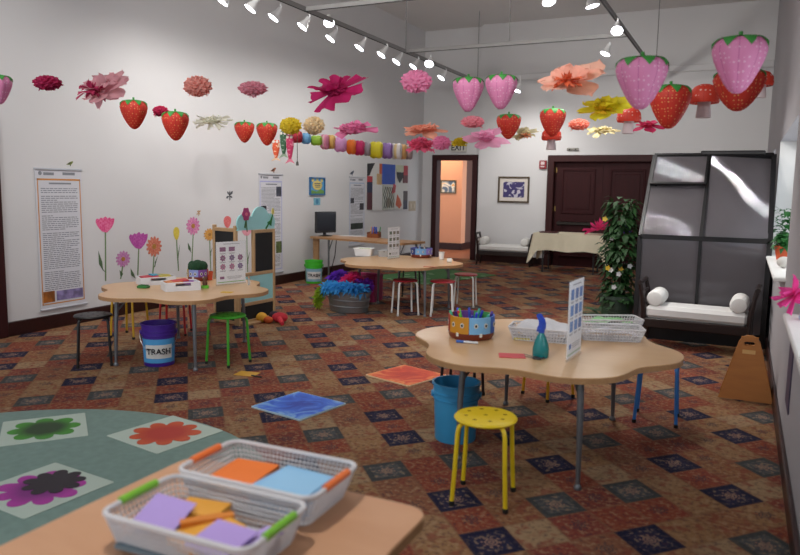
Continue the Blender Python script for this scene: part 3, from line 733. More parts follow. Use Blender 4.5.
# upright acrylic signs with a printed sheet
def acrylic(pl_, pr_, z, H, label, seed, kind):
    A, Bq = fl(*pl_, z), fl(*pr_, z); u = Bq - A; W_s = u.length; rz = math.atan2(u.y, u.x)
    t = thing('acrylic_sign', label, 'sign', ((A + Bq) / 2), rz, 'upright acrylic signs')
    n_ = mat('dfe6e6', .1, var=.01, alpha=.07)
    s_ = MB(); s_.box((0, .004, H / 2), (W_s, .003, H), b=.0008); s_.box((0, -.004, H / 2), (W_s, .003, H), b=.0008)
    s_.box((0, 0, .003), (W_s, .012, .005), b=.001)
    s_.build('acrylic_holder', n_, t)
    g = MB(); g.i = 0; g.box((0, 0, H / 2 + .004), (W_s * .96, .0024, H * .96)); rr = random.Random(seed)
    cols = {'flower': ['8a4a78', '7a5a8a', 'b06a90', '6b6f74'], 'ink': ['4e76b8', '5a86c8', '4a6aa8', '54585e'], 'leaf': ['5c6a58', '6a6a60', '7c7464', '4c5a4c']}[kind]
    f = -.0016
    def blk(x, zc, w_, h_, i):
        g.i = i; g.box((x * W_s, f, zc * H), (w_ * W_s, .0012, h_ * H)); g.box((x * W_s, -f, zc * H), (w_ * W_s, .0012, h_ * H))
    blk(.02, .94, .55, .012, 4)
    for rI, zc in enumerate((.82, .62, .42)):
        for cI, x in enumerate((-.27, 0.03, .31)):
            if rI == 0 and cI == 2 and kind == 'flower': continue
            i = 1 + rr.randrange(3); g.i = i
            if kind == 'flower' and rI > 0:
                for s_ in (-1, 1):
                    g.at(Matrix.Translation((x * W_s, s_ * .0016, zc * H)) @ Matrix.Rotation(PI / 2, 4, 'X')); pts = [(W_s * .085 * (1 + .18 * math.cos(7 * q)) * math.cos(q), W_s * .085 * (1 + .18 * math.cos(7 * q)) * math.sin(q)) for q in [2 * PI * k / 28 for k in range(28)]]
                    g.plate(pts, -.0006, .0006); g.i = 4; g.plate(circ(0, 0, W_s * .025, n=10), -.0008, .0008); g.i = i
                g.at(Matrix.Identity(4))
            else: blk(x, zc, .2, .1 if kind != 'ink' else .13, i)
            blk(x, zc - .09, .2, .008, 4); blk(x, zc - .105, .16, .008, 4)
    blk(-.3, .17, .14, .06, 1); blk(.1, .19, .5, .008, 4); blk(.1, .165, .5, .008, 4); blk(.1, .14, .42, .008, 4); g.i = 5; blk(0, .07, .9, .02, 5)
    g.build('printed_sheet', [mat('e6e6ea', .6, var=.01)] + [mat(c, .6) for c in cols[:3]] + [mat('8a8a90', .6), mat('7fb25a' if kind == 'flower' else 'a8c0a8', .6)], t)
    return t
acrylic((566, 362.5), (580.5, 352), TOPZ, .455, 'acrylic sign with blue pictures standing on edge beside the white baskets', 1, 'ink')
acrylic((216, 286), (246, 283), TOPZ, .42, 'acrylic sign with flower pictures at the table by the wooden play stand', 2, 'flower')
acrylic((387.5, 259.5), (399.5, 258), TOPZ, .43, 'acrylic sign with grey pictures at the table with the white cup', 3, 'leaf')

# left table goods
def tray(pxl, pxr, D, H, label, fills):
    A, Bq = fl(*pxl, TOPZ), fl(*pxr, TOPZ); u = Bq - A; L = u.length; rz = math.atan2(u.y, u.x)
    c = (A + Bq) / 2 + Vector((-math.sin(rz), math.cos(rz), 0)) * D / 2
    t = thing('paper_tray', label, 'tray', (c.x, c.y, TOPZ), rz, 'white paper trays')
    s_ = MB(); th = .005
    s_.box((0, 0, th / 2), (L, D, th)); s_.box((0, D / 2, H / 2), (L, th, H)); s_.box((-L / 2, 0, H / 2), (th, D, H)); s_.box((L / 2, 0, H / 2), (th, D, H))
    s_.box((-L * .36, -D / 2, H / 2), (L * .28, th, H)); s_.box((L * .36, -D / 2, H / 2), (L * .28, th, H)); s_.box((0, -D / 2, H * .3), (L * .46, th, H * .6))
    s_.build('tray_body', mat('dcdce0', .45, var=.02), t)
    r = MB().tube([(x, y, H) for x, y in rrect(L, D, .012, 3)], .005, 8, closed=True); r.build('rim', mat('e2e2e6', .45, var=.02), t)
    M_ = Matrix.Translation((c.x, c.y, TOPZ)) @ Matrix.Rotation(rz, 4, 'Z')
    for (x, y, w_, d_, z, c_, lab, tl_) in fills:
        p = M_ @ Vector((x * L, y * D, z)); card(p.x, p.y, p.z, w_, d_, rz + tl_, c_, lab, (.05, .08 * (1 if x > 0 else -1)), 'paper sheets in the trays', .012)
    return t
tray((166, 292), (200.5, 290), .2, .075, 'front white paper tray with orange and purple sheets, next to the green glue pot', [
    (-.2, 0, .12, .17, .07, 'c8783a', 'orange sheet in the front paper tray', .2), (.2, .02, .12, .15, .066, '8a4aa0', 'purple sheet in the front paper tray', -.2), (0, .2, .14, .1, .078, 'c23a3a', 'red sheet at the back of the front paper tray', .1)])
tray((141, 286), (176, 284), .2, .07, 'rear white paper tray with red and yellow sheets, beside the green ink pad', [
    (-.15, 0, .16, .17, .068, 'b8283a', 'red sheet in the rear paper tray', .1), (.25, 0, .12, .17, .072, 'b0a030', 'mustard yellow sheet in the rear paper tray', -.1), (.05, .25, .12, .08, .08, '3aa0c0', 'turquoise sheet in the rear paper tray', .3)])
gp_ = fl(143.5, 288, TOPZ)
g = thing('ink_pad', 'green ink pad lying beside the rear paper tray', 'ink pad', (gp_.x, gp_.y, TOPZ), .2)
MB().box((0, 0, .012), (.1, .07, .024), b=.006).build('case', mat('2f7a35', .5), g); MB().box((0, 0, .027), (.08, .05, .006), b=.002).build('pad', mat('1d5a25', .8), g)
cq = fl(194.5, 281, TOPZ)
caddy((cq.x, cq.y + .05, TOPZ), -1.85, ['8a9ad8', '7a4aa0', 'c23a28', '6f82d0', '3f6fd0', 'b8962a'], 'round caddy with lilac and gold faces holding a dark green plush', r=.098, h=.115)
pu = MB(); rnd = random.Random(5)
for k in range(9):
    a = 2 * PI * k / 9; pu.ball((.055 * math.cos(a), .055 * math.sin(a), .13 + .02 * rnd.random()), .045, 12, (1, 1, 1.1))
pu.ball((0, 0, .15), .06, 12)
po = pu.build('plush', mat('173f24', .9, bump=.4, scale=60)); po.location = (cq.x, cq.y + .05, TOPZ); tag(po, 'dark green plush heaped in the caddy with lilac faces', 'plush')
gl_ = fl(205, 288, TOPZ)
g = thing('glue_pot', 'small brown figure on a lime green base next to the acrylic flower sign', 'pot', (gl_.x, gl_.y, TOPZ))
MB().lathe([(.0001, 0), (.035, 0), (.036, .022), (.028, .026), (.0001, .026)], 20).build('base', mat('6ac83a', .4), g)
MB().lathe([(.02, .024), (.024, .05), (.014, .075), (.018, .09), (.01, .11), (.0001, .112)], 16).build('figure', mat('5a3a26', .6), g)
rc = fl(209.5, 280, TOPZ)
g = thing('paper_cup', 'red paper cup behind the lime green pot', 'cup', (rc.x, rc.y, TOPZ))
MB().lathe([(.0001, .003), (.028, .002), (.036, .085), (.034, .085), (.027, .006), (.0001, .006)], 24).build('cup_wall', mat('d2502a', .5), g)
MB().tube([(.036 * math.cos(q), .036 * math.sin(q), .085) for q in [2 * PI * k / 24 for k in range(24)]], .0025, 6, closed=True).build('rim', mat('e06a3a', .5), g)
yc_ = fl(227, 292.5, TOPZ)
tag(MB().box((yc_.x, yc_.y, TOPZ + .003), (.10, .06, .004), rz=.3).build('paper_card', mat('d8b02c', .6)), 'small yellow card at the table edge over the green stool', 'card')
wb = fl(249, 285, TOPZ)
g = thing('clear_vial', 'tiny clear vial at the table edge nearest the play stand', 'vial', (wb.x, wb.y, TOPZ))
MB().lathe([(.0001, 0), (.012, 0), (.012, .06), (.008, .066), (.0001, .066)], 14).build('vial_body', mat('b8c0c4', .15, alpha=.5), g); MB().lathe([(.009, .066), (.009, .08), (.0001, .08)], 12).build('stopper', mat('b08a6a', .5), g)

# far table and computer table goods
fc = fl(419.5, 257.5, TOPZ)
caddy((fc.x, fc.y + .06, TOPZ), -1.75, ['6fa0d0', '8a7ac8', '3a5a9a', '26304a', '6f6fc0', '2c3c78'], 'round caddy with blue and violet faces at the table with the white cup', r=.15, h=.13)
for k, (dx, dy, c) in enumerate(((-.05, 0, 'a8a0c0'), (.03, .03, '4a4a6a'), (.07, -.02, 'c8b0a0'), (0, -.05, '5a8ac0'))):
    marker(standing((fc.x + dx, fc.y + .06 + dy, TOPZ + .03), .15, k * 1.7), c, c, 'marker standing in the caddy with blue and violet faces', 'markers in the far caddy')
wc = fl(441.5, 259.5, TOPZ)
g = thing('paper_cup', 'white paper cup standing at the end of the table with red stools', 'cup', (wc.x, wc.y, TOPZ))
MB().lathe([(.0001, .003), (.032, .002), (.04, .1), (.038, .1), (.031, .006), (.0001, .006)], 24).build('cup_wall', M_white, g)
MB().tube([(.04 * math.cos(q), .04 * math.sin(q), .1) for q in [2 * PI * k / 24 for k in range(24)]], .003, 6, closed=True).build('rim', M_white, g)
w2 = fl(447, 262.5, TOPZ)
g = thing('paper_cup', 'crushed white paper cup lying beside the upright white cup', 'cup', M=Matrix.Translation((w2.x, w2.y, TOPZ + .028)) @ Matrix.Rotation(.6, 4, 'Z') @ Matrix.Rotation(PI / 2, 4, 'Y'))
MB().lathe([(.0001, .0), (.024, .0), (.03, .06), (.028, .06), (.022, .004), (.0001, .004)], 20, sy=.8).build('cup_wall', M_white, g)
tr = fl(430, 267, TOPZ)
tag(MB().box((tr.x, tr.y, TOPZ + .003), (.16, .06, .004), rz=.3).build('paper_card', mat('c06a4a', .6)), 'small reddish card near the edge of the table with the white cup', 'card')
A = fl(352, 255, TOPZ)
def tub_(px, py, L, D, H, c, label, rz=.25, z=TOPZ):
    A = fl(px, py, z)
    t = thing('plastic_tub', label, 'tub', (A.x, A.y + D / 2, z), rz, 'plastic tubs on the far table')
    s_ = MB(); o = rrect(L, D, .03, 4); k = .85
    n_ = len(o); vs = [(x * k, y * k, .001) for x, y in o] + [(x, y, H) for x, y in o] + [(x * .95, y * .95, H) for x, y in o] + [(x * .8, y * .8, .006) for x, y in o]
    fs = [(i + r_ * n_, (i + 1) % n_ + r_ * n_, (i + 1) % n_ + (r_ + 1) * n_, i + (r_ + 1) * n_) for r_ in range(3) for i in range(n_)] + [list(range(n_))[::-1], list(range(3 * n_, 4 * n_))]
    s_.put(vs, fs); s_.build('tub_wall', mat(c, .4, var=.02), t)
    MB().tube([(x * 1.01, y * 1.01, H) for x, y in o], .006, 8, closed=True).build('rim', mat(c, .4, var=.02), t)
    return t, A
t1, A1 = tub_(361, 256, .27, .18, .1, 'f0f0f0', 'white plastic tub with green edging under the computer table edge')
tag(MB().box((A1.x, A1.y + .1, TOPZ + .075), (.17, .09, .05), rz=.25, b=.01).build('paper_stack', mat('9cc060', .6)), 'pale green paper stack in the white plastic tub', 'paper')
t2, A2 = tub_(381.5, 257, .16, .16, .085, 'a8a8a8', 'grey plastic tub of dark pens near the acrylic sign')
for k in range(4): marker(Matrix.Translation((A2.x - .04 + .02 * k, A2.y + .06 + .02 * k, TOPZ + .075)) @ Matrix.Rotation(.5 * k - .6, 4, 'Z') @ Matrix.Rotation(PI / 2, 4, 'Y'), '3a3a3c', '4a4a4c', 'dark pen lying in the grey plastic tub', 'pens in the grey tub', .1, 'pen')
kq = fl(374, 237.5, .742)
ca = thing('pen_caddy', 'small brown pen caddy on the computer table', 'caddy', (kq.x, kq.y, .741), .1)
MB().box((0, 0, .006), (.2, .12, .01)).box((0, .06, .05), (.2, .008, .1)).box((0, -.06, .035), (.2, .008, .07)).box((-.1, 0, .045), (.008, .12, .09)).box((.1, 0, .045), (.008, .12, .09)).build('caddy_body', mat('8a4a22', .5), ca)
MB().box((0, 0, .05), (.008, .11, .07)).build('divider', mat('8a4a22', .5), ca)
for k, (dx, dy, c, w_) in enumerate(((-.11, .0, 'd8a030', 'yellow'), (-.07, .03, 'c86a2a', 'orange'), (-.04, -.03, '2a5ac0', 'blue'), (.03, .0, '2340a8', 'blue'), (.06, .03, '3a60d0', 'blue'), (.1, -.02, '2a5ac0', 'blue'), (.07, -.04, '3a2a7a', 'violet'), (.12, .04, '2a8a4a', 'green'))):
    marker(standing((kq.x + dx * .62, kq.y + dy * .8, .755), .12 + .05 * (k % 3), k), c, c, '%s marker standing in the brown pen caddy' % w_, 'markers in the pen caddy', .17)
# ---------------------------------------------------------------- buckets, tub, boas
def bucket(loc, c, label, lc=None, text=None, rz=0.0, handle=True, r=.15, h=.37, lip=None):
    t = thing('bucket', label, 'bucket', (loc[0], loc[1], 0), rz, 'five gallon buckets')
    m = mat(c, .42, var=.03); P = [(.0001, .003), (r * .84, .0), (r * .86, .006)]
    P += [(r * .93, h * .72), (r * .985, h * .725), (r * .985, h * .74), (r * .94, h * .745), (r * .945, h * .82), (r, h * .825), (r, h * .84), (r * .955, h * .845), (r * .97, h * .97), (r * 1.03, h * .972), (r * 1.03, h), (r * .95, h), (r * .93, h * .9), (r * .82, .012), (.0001, .012)]
    MB().lathe(P, 40).build('bucket_body', m, t)
    M_ear = m
    for a in (0, PI):
        MB().at(Matrix.Rotation(a, 4, 'Z')).lathe([(.0001, -.01), (.02, -.01), (.02, .01), (.0001, .012)], 12, (0, 0, 0)).build('handle_boss', M_ear, t).matrix_local = Matrix.Rotation(a, 4, 'Z') @ Matrix.Translation((r * .985, 0, h * .785)) @ Matrix.Rotation(PI / 2, 4, 'Y')
    hn = MB().tube([(r * 1.04 * math.cos(q), -.03 - .12 * math.sin(q) * .5 - r * .55 * math.sin(q), h * .785 - .17 * math.sin(q)) for q in [PI * k / 20 for k in range(21)]], .003, 8)
    if handle: hn.build('wire_handle', M_chrome, t)
    if lc:
        a0 = -PI / 2
        f = lambda hw, z0, z1, off: MB().sheet(lambda q, w_: ((r * (.86 + .07 * (z0 + (z1 - z0) * w_) / (h * .72)) + off) * math.cos(a0 - hw + 2 * hw * q), (r * (.86 + .07 * (z0 + (z1 - z0) * w_) / (h * .72)) + off) * math.sin(a0 - hw + 2 * hw * q), z0 + (z1 - z0) * w_), 24, 3)
        lo = f(1.25, .035, h * .66, .0022).build('label_wrap', mat(lc, .5, var=.05), t)
        f(.86, .075, .195, .005).build('label_panel', mat('d4d4d0', .5), lo)
        if text:
            vs, fs = text_mesh(text, .07, .0012, .0018); mb = MB(); mb.smooth = False; rr = r * .9 + .0085
            mb.put([((rr + v.z) * math.cos(a0 + v.x / rr), (rr + v.z) * math.sin(a0 + v.x / rr), .135 + v.y) for v in vs], fs)
            mb.build('lettering', mat('1c1c20', .5), lo)
    return t
q = fl(158, 368, 0); bucket((q.x - .10, q.y + .12), '42208a', 'purple trash bucket with a light blue label reading TRASH', '4a9ad2', 'TRASH', .75)
q = fl(312, 283.5, 0); bucket((q.x - .03, q.y + .1), '3eb62a', 'green trash bucket beside the computer table against the baseboard', '7fa9bc', 'TRASH', .6)
q = fl(456, 444, 0); bucket((q.x - .045, q.y + .10), '3a96c8', 'blue bucket on the carpet behind the bright yellow stool', None, None, .4, handle=False)
# galvanised tub with feather boas
tq = fl(345.5, 313.5, 0); TX, TY = tq.x - .06, tq.y + .19
t = thing('metal_tub', 'oval galvanised metal tub filled with feather boas', 'tub', (TX, TY, 0), -.15)
M_galv = mat('8d9294', .38, .85, var=.14, scale=10)
MB().lathe([(.0001, .004), (.25, 0), (.262, .01), (.272, .07), (.28, .075), (.28, .085), (.275, .09), (.285, .15), (.293, .155), (.293, .165), (.287, .17), (.298, .25), (.31, .255), (.312, .268), (.302, .272), (.296, .262), (.26, .02), (.0001, .02)], 48, sy=.78).build('tub_body', M_galv, t)
for s_ in (-1, 1):
    MB().tube([(s_ * .24, -.13, .2), (s_ * .26, -.165, .21), (s_ * .19, -.215, .21), (s_ * .165, -.205, .2)], .008, 8).build('handle', M_galv, t)
    MB().box((s_ * .207, -.166, .205), (.09, .008, .05), rz=s_ * .45, b=.003).build('handle_plate', M_galv, t)
def boa(pts, c, label, n=420, L=.055, seed=1):
    rnd = random.Random(seed); mb = MB(); P = [Vector(p) for p in pts]
    mb.i = 0; mb.tube(P, .012, 6)
    for k in range(n):
        u = rnd.random() * (len(P) - 1); i = int(u); p = P[i].lerp(P[i + 1], u - i)
        d = Vector((rnd.gauss(0, 1), rnd.gauss(0, 1), rnd.gauss(0, 1))).normalized(); l = L * (.7 + .6 * rnd.random()); w_ = d.cross(Vector((rnd.gauss(0, 1), rnd.gauss(0, 1), rnd.gauss(0, 1)))).normalized() * l * .16
        q_ = p + d * l; dr = Vector((0, 0, -.25 * l)); mid = p + d * l * .55
        mb.put([p, mid + w_, q_ + dr, mid - w_], [(0, 1, 2, 3)], True)
    o = mb.build('feather_boa', mat(c, .8, var=.15, trans=.5)); return tag(o, label, 'feather boa', 'feather boas in the tub')
Z0 = .26
def rel(*pp): return [(TX + x, TY + y, z) for x, y, z in pp]
boa(rel((-.27, -.14, .31), (-.12, -.21, .34), (.0, -.23, .34), (.14, -.21, .34), (.26, -.12, .31), (.2, .05, .34), (0, .02, .3), (-.2, .05, .3), (-.28, -.02, .3)), '4aaeee', 'bright blue feather boa spilling over the rim of the metal tub', 1100, .10, 1)
boa(rel((-.24, .02, .36), (-.2, -.06, .42), (-.1, 0, .45), (-.16, .08, .42), (-.06, .1, .4)), '7038c0', 'purple feather boa piled at the yellow-green end of the metal tub', 600, .10, 2)
boa(rel((-.03, -.05, .38), (.04, -.1, .42), (.1, -.02, .44), (.02, .04, .44), (.08, .08, .4)), 'f2408a', 'hot pink feather boa on top of the metal tub', 600, .095, 3)
boa(rel((.12, -.04, .36), (.2, -.08, .37), (.27, -.02, .36), (.24, .08, .36), (.15, .08, .36)), '7a2cb0', 'violet feather boa at the end of the tub by the red stools', 520, .09, 4)
boa(rel((-.24, -.1, .3), (-.32, -.14, .27), (-.36, -.16, .18), (-.37, -.16, .08), (-.34, -.12, .3)), '9ab82c', 'yellow-green feather boa hanging down outside the metal tub', 420, .075, 5)
q = fl(369, 303, 0)
t = thing('storage_crate', 'magenta plastic crate on the floor behind the metal tub', 'crate', (q.x - .15, q.y + .22, 0), .1)
s_ = MB(); Wc, Dc, Hc = .34, .3, .36
s_.box((0, 0, .01), (Wc, Dc, .02))
for x, y, a_, b_ in ((0, Dc / 2, Wc, .012), (0, -Dc / 2, Wc, .012), (Wc / 2, 0, .012, Dc), (-Wc / 2, 0, .012, Dc)): s_.box((x, y, Hc / 2), (a_, b_, Hc))
s_.build('crate_wall', mat('9c2258', .5), t)
MB().tube([(x, y, Hc) for x, y in rrect(Wc + .02, Dc + .02, .02, 3)], .012, 8, closed=True).build('rim', mat('9c2258', .5), t)

# ---------------------------------------------------------------- mats and papers on the carpet
def quad_mat(pts, label, build, name='floor_tile', cat='floor tile', grp=None):
    P = [Vector(p) for p in pts]; c = sum(P, Vector()) / 4
    e = ((P[1] - P[0]) + (P[2] - P[3])) / 2; rz = math.atan2(e.y, e.x); e2 = ((P[3] - P[0]) + (P[2] - P[1])) / 2
    W_, H_ = e.length, abs(-math.sin(rz) * e2.x + math.cos(rz) * e2.y)
    S = (W_ + H_) / 2
    t = thing(name, label, cat, (c.x, c.y, 0), rz, grp); build(t, S, S); return t
def liquid(c0, c1, c2, edge):
    def b(t, W_, H_):
        n = NT('liquid_tile'); co = n.coord()
        nz = n.new('ShaderNodeTexNoise', {'Vector': co, 'Scale': 5.0, 'Detail': 3.0, 'Distortion': 2.5})
        ln = n.new('ShaderNodeVectorMath', {0: co}, operation='LENGTH').outputs['Value']
        v = n.math('ADD', n.math('MULTIPLY', nz.outputs[0], .8), n.math('MULTIPLY', ln, 1.25))
        r = n.new('ShaderNodeValToRGB', {0: v}).color_ramp
        r.elements[0].position = .42; r.elements[0].color = lin(c0); r.elements[1].position = .85; r.elements[1].color = lin(c2)
        e = r.elements.new(.62); e.color = lin(c1)
        n.t.links.new(n.n[-1].outputs[0], n.new('ShaderNodeBsdfPrincipled', {'Roughness': .55, 'Specular IOR Level': .25}).inputs[0]); bs = n.n[-1]
        MB().plate(rrect(W_ - .02, H_ - .02, .01, 3), .002, .012).build('liquid_panel', n.done(bs), t)
        MB().plate(rrect(W_, H_, .012, 3), .0, .009).build('border', mat(edge, .5), t)
    return b
quad_mat([fl(250, 406.8), fl(302.4, 421.4), fl(346.2, 404.8), fl(297.5, 392.6)], 'blue swirling liquid floor tile on the patterned carpet', liquid('1c3ea8', '2a62d0', '7fb0dc', 'a8c0cc'), grp='square liquid tiles')
p0, p1, p3 = fl(366.5, 376.5), fl(407.8, 387.5), fl(405, 365.3)
quad_mat([p0, p1, p1 + p3 - p0, p3], 'orange and red liquid floor tile on the carpet', liquid('b02a18', 'c8401c', 'e08a4a', 'd8b890'), grp='square liquid tiles')
# round green rug
rg = MB().lathe([(.0001, .008), (1.5, .008), (1.53, .004), (1.53, 0)], 72).build('area_rug', mat('7a938b', .95, var=.12, scale=20, bump=.3)); rg.location = (-3.35, 2.02, 0)
tag(rg, 'round grey-green rug with three flower prints lying on it', 'rug')
def flower_mat(pet, inner, seed, n_p=8, dark=None):
    def b(t, W_, H_):
        t.location.z = .009
        MB().plate(rrect(W_, H_, .01, 3), 0, .003).build('white_sheet', mat('b4c4b8', .6, var=.02), t)
        rnd = random.Random(seed); o = []
        for k in range(n_p):
            a = 2 * PI * k / n_p
            for j in range(9):
                q = a + (j / 8 - .5) * 2 * PI / n_p * .96; r = W_ * (.30 + .13 * math.sin(PI * j / 8) ** .7 + .015 * (k % 2))
                o.append((r * math.cos(q), r * math.sin(q)))
        n = NT('printed_flower'); co = n.coord(); ln = n.new('ShaderNodeVectorMath', {0: co}, operation='LENGTH').outputs['Value']
        nz = n.new('ShaderNodeTexNoise', {'Vector': co, 'Scale': 9.0, 'Detail': 3.0})
        v = n.math('MULTIPLY_ADD', nz.outputs[0], .25, n.math('MULTIPLY', ln, 1 / (W_ * .42)))
        rp_ = n.new('ShaderNodeValToRGB', {0: v}); r = rp_.color_ramp
        r.elements[0].position = .6; r.elements[0].color = lin(inner); r.elements[1].position = 1.05 if False else .98; r.elements[1].color = lin(pet)
        MB().plate(o, .003, .005).build('flower_print', n.done(n.bsdf(Base_Color=rp_.outputs[0], Roughness=.6)), t)
        if dark:
            o2 = [(W_ * .16 + x * .72, y * .72 + W_ * .02) for x, y in o]
            MB().plate(o2, .005, .007).build('dark_flower_print', mat(dark, .6), t)
    return b
quad_mat([fl(4, 449), fl(91.5, 437), fl(79, 415), fl(1, 423)], 'white sheet with a dark green flower print on the round rug', flower_mat('3a8a22', '173a14', 1, 8), 'floor_print', 'floor print', 'flower prints on the round rug')
quad_mat([fl(106.5, 437.5), fl(160, 456.5), fl(221, 432), fl(172, 417)], 'white sheet with a red-orange flower print on the round rug', flower_mat('c24a1c', 'b02a18', 2, 9), 'floor_print', 'floor print', 'flower prints on the round rug')
a_, b_, c_ = fl(28, 521.5), fl(113.5, 486), fl(52, 464.5)
quad_mat([a_, b_, c_, a_ + c_ - b_], 'white sheet with a magenta and black flower print on the round rug', flower_mat('a82a98', '7a1a78', 3, 9, '1c1220'), 'floor_print', 'floor print', 'flower prints on the round rug')
# green mat below the far table
g = MB().box((0, 0, .006), (1.35, 2.0, .012), b=.004)
n = NT('leaf_mat'); co = n.coord(); v = n.new('ShaderNodeTexVoronoi', {'Vector': co, 'Scale': 5.0}); f_ = n.math('LESS_THAN', v.outputs['Distance'], .3)
gm = g.build('floor_mat', n.done(n.bsdf(Base_Color=n.mix(f_, lin('3c6e3a'), lin('7d9a76')), Roughness=.9)))
gm.location = (-4.98, 11.75, 0); gm.rotation_euler = (0, 0, -.3); tag(gm, 'leafy green floor mat under and behind the table with red stools', 'mat')
q = fl(247, 374); o = MB().box((0, 0, .002), (.18, .13, .004)).build('paper_card', mat('c8962c', .6)); o.location = q; o.rotation_euler = (0, 0, .15); tag(o, 'mustard yellow card lying on the carpet by the green stool', 'card')
q = fl(256.5, 377.2); mk_ = MB().tube([(-.05, 0, .008), (.05, 0, .008)], .007, 8).build('crayon', mat('2a2220', .6)); mk_.location = q; tag(mk_, 'short dark crayon beside the mustard yellow card on the carpet', 'crayon')
# plush toy heap by the play stand
q = fl(266, 324.5)
t = thing('plush_toy', 'yellow and red plush toy lying by the foot of the play stand', 'toy', (q.x - .02, q.y + .1, 0), .2)
MB().ball((-.1, 0, .06), .062, 16, (1.1, 1, .95)).build('head', mat('d8a030', .8, bump=.3), t)
MB().ball((-.01, -.02, .04), .05, 14, (1.2, .9, .8)).build('belly', mat('c85a28', .8), t)
MB().ball((.1, .06, .06), .075, 16, (1.3, 1, .8)).build('body', mat('b02030', .8, bump=.3), t)
MB().ball((.02, .1, .075), .06, 14, (1.3, .8, .8)).build('cap', mat('2c1c2c', .8), t)
MB().tube([(.12, .0, .06), (.17, -.06, .035), (.2, -.1, .02)], [.03, .028, .022], 10).build('arm', mat('c02838', .8), t)

# ---------------------------------------------------------------- wooden floor sign
q = (fl(722, 400) + fl(766, 404)) / 2
t = thing('floor_sign', 'wood-brown folding floor sign with a carrying hole, on the carpet beside the window wall', 'sign', (q.x + .01, q.y + .12, 0), -.02)
def board(): 
    o = [(-.19, 0), (.19, 0), (.075, .44), (.055, .475), (.02, .495), (-.02, .495), (-.055, .475), (-.075, .44)]
    return MB().plate(o, -.008, .008, [rrect(.075, .032, .015, 4, 0, .432)])
M_sign = wood('b0702c', '96591f', 4, .5, (1, 8, 1))
for s_ in (-1, 1):
    o = board().build('board', M_sign, t); o.rotation_euler = (PI / 2 + s_ * .20, 0, 0); o.location = (0, s_ * .105, .008)
    p = MB().plate(rect(-.045, .355, .045, .385), -.0095, .0095).build('grip_recess', mat('c89a58', .5), t); p.rotation_euler = o.rotation_euler; p.location = o.location
MB().tube([(-.06, 0, .478), (.06, 0, .478)], .007, 8).build('hinge', M_sign, t)

# ---------------------------------------------------------------- benches
def bench(L, label, loc, rz, D=.42, sh=.40, ah=.66):
    t = thing('bench', label, 'bench', (loc[0], loc[1], 0), rz, 'dark wooden benches with white cushions')
    mw = wood('2a1a17', '150c0b', 5, .35)
    f = MB(); f.box((0, 0, sh - .145), (L - .06, D - .02, .095), b=.008); f.build('seat_frame', mw, t)
    for sx in (-1, 1):
        for sy_ in (-1, 1):
            P = [(sx * (L / 2 + .0), sy_ * (D / 2 - .02), 0), (sx * (L / 2 - .025), sy_ * (D / 2 - .025), sh - .2), (sx * (L / 2 - .02), sy_ * (D / 2 - .025), sh), (sx * (L / 2 + .005), sy_ * (D / 2 - .025), ah - .1), (sx * (L / 2 + .03), sy_ * (D / 2 - .025), ah)]
            MB().tube(P, [.017, .026, .026, .021, .02], 8).build('leg', mw, t)
        MB().tube([(sx * (L / 2 + .03), -D / 2 + .0, ah), (sx * (L / 2 + .03), D / 2 - .0, ah)], .024, 12).build('scroll_rail', mw, t)
        MB().tube([(sx * (L / 2), -D / 2 + .02, ah - .1), (sx * (L / 2), D / 2 - .02, ah - .1)], .014, 8).tube([(sx * (L / 2 - .015), -D / 2 + .02, sh + .02), (sx * (L / 2 - .015), D / 2 - .02, sh + .02)], .014, 8).tube([(sx * (L / 2 - .01), -D / 2 + .02, sh + .02), (sx * (L / 2 + .005), D / 2 - .02, ah - .1)], .011, 8).build('arm_lattice', mw, t)
        b_ = MB(); R0 = .085; q_ = Matrix.Translation((sx * (L / 2 - .125), 0, sh + .1)) @ Matrix.Rotation(PI / 2, 4, 'X')
        b_.at(q_).lathe([(.0001, -D / 2 + .02), (.03, -D / 2 + .018), (R0 * .8, -D / 2 + .028), (R0, -D / 2 + .06), (R0, D / 2 - .06), (R0 * .8, D / 2 - .028), (.03, D / 2 - .018), (.0001, D / 2 - .02)], 28).build('bolster', mat('dcdbd8', .85, var=.02, bump=.1), t)
    c = MB(); c.box((0, 0, sh - .035), (L - .07, D - .03, .13), b=.035); c.build('cushion', mat('d6d5d3', .85, var=.02, bump=.1), t)
    return t
fa = (fl(475.5, 266.5) + fl(529, 266.5)) / 2
bench(1.12, 'dark wooden bench with white cushion under the framed picture', (-4.47, 14.35), .12)
q = (fl(648, 336) + fl(751, 345)) / 2
bench(1.02, 'dark wooden bench with white cushion in front of the greenhouse panels', (-.36, 7.70), -.04)

# ---------------------------------------------------------------- table with cream cloth
A_, B2 = fl(533, 237, .75), fl(605, 237.5, .75)
tcx, tcy = (ony(533, 240, 13.5).x + ony(603, 240, 13.5).x) / 2, 13.85
t = thing('folding_table', 'folding table covered by the cream cloth before the double door', 'table', (tcx, tcy, 0), .03)
LW = ony(603, 240, 13.5).x - ony(533, 240, 13.5).x; TD = .7
MB().box((0, 0, .735), (LW, TD, .03), b=.006).build('tabletop', mat('6b5a48', .5), t)
for sx in (-1, 1):
    for sy_ in (-1, 1): MB().tube([(sx * (LW / 2 - .18), sy_ * .27, 0), (sx * (LW / 2 - .18), sy_ * .27, .72)], .016, 8).build('leg', mat('2a2a2c', .4), t)
    MB().tube([(sx * (LW / 2 - .18), -.27, .35), (sx * (LW / 2 - .18), .27, .35)], .012, 8).build('brace', mat('2a2a2c', .4), t)
c = MB(); N = 160
per = rrect(LW + .02, TD + .02, .03, 4); LL = [0]
for i in range(len(per)): LL.append(LL[-1] + math.dist(per[i], per[(i + 1) % len(per)]))
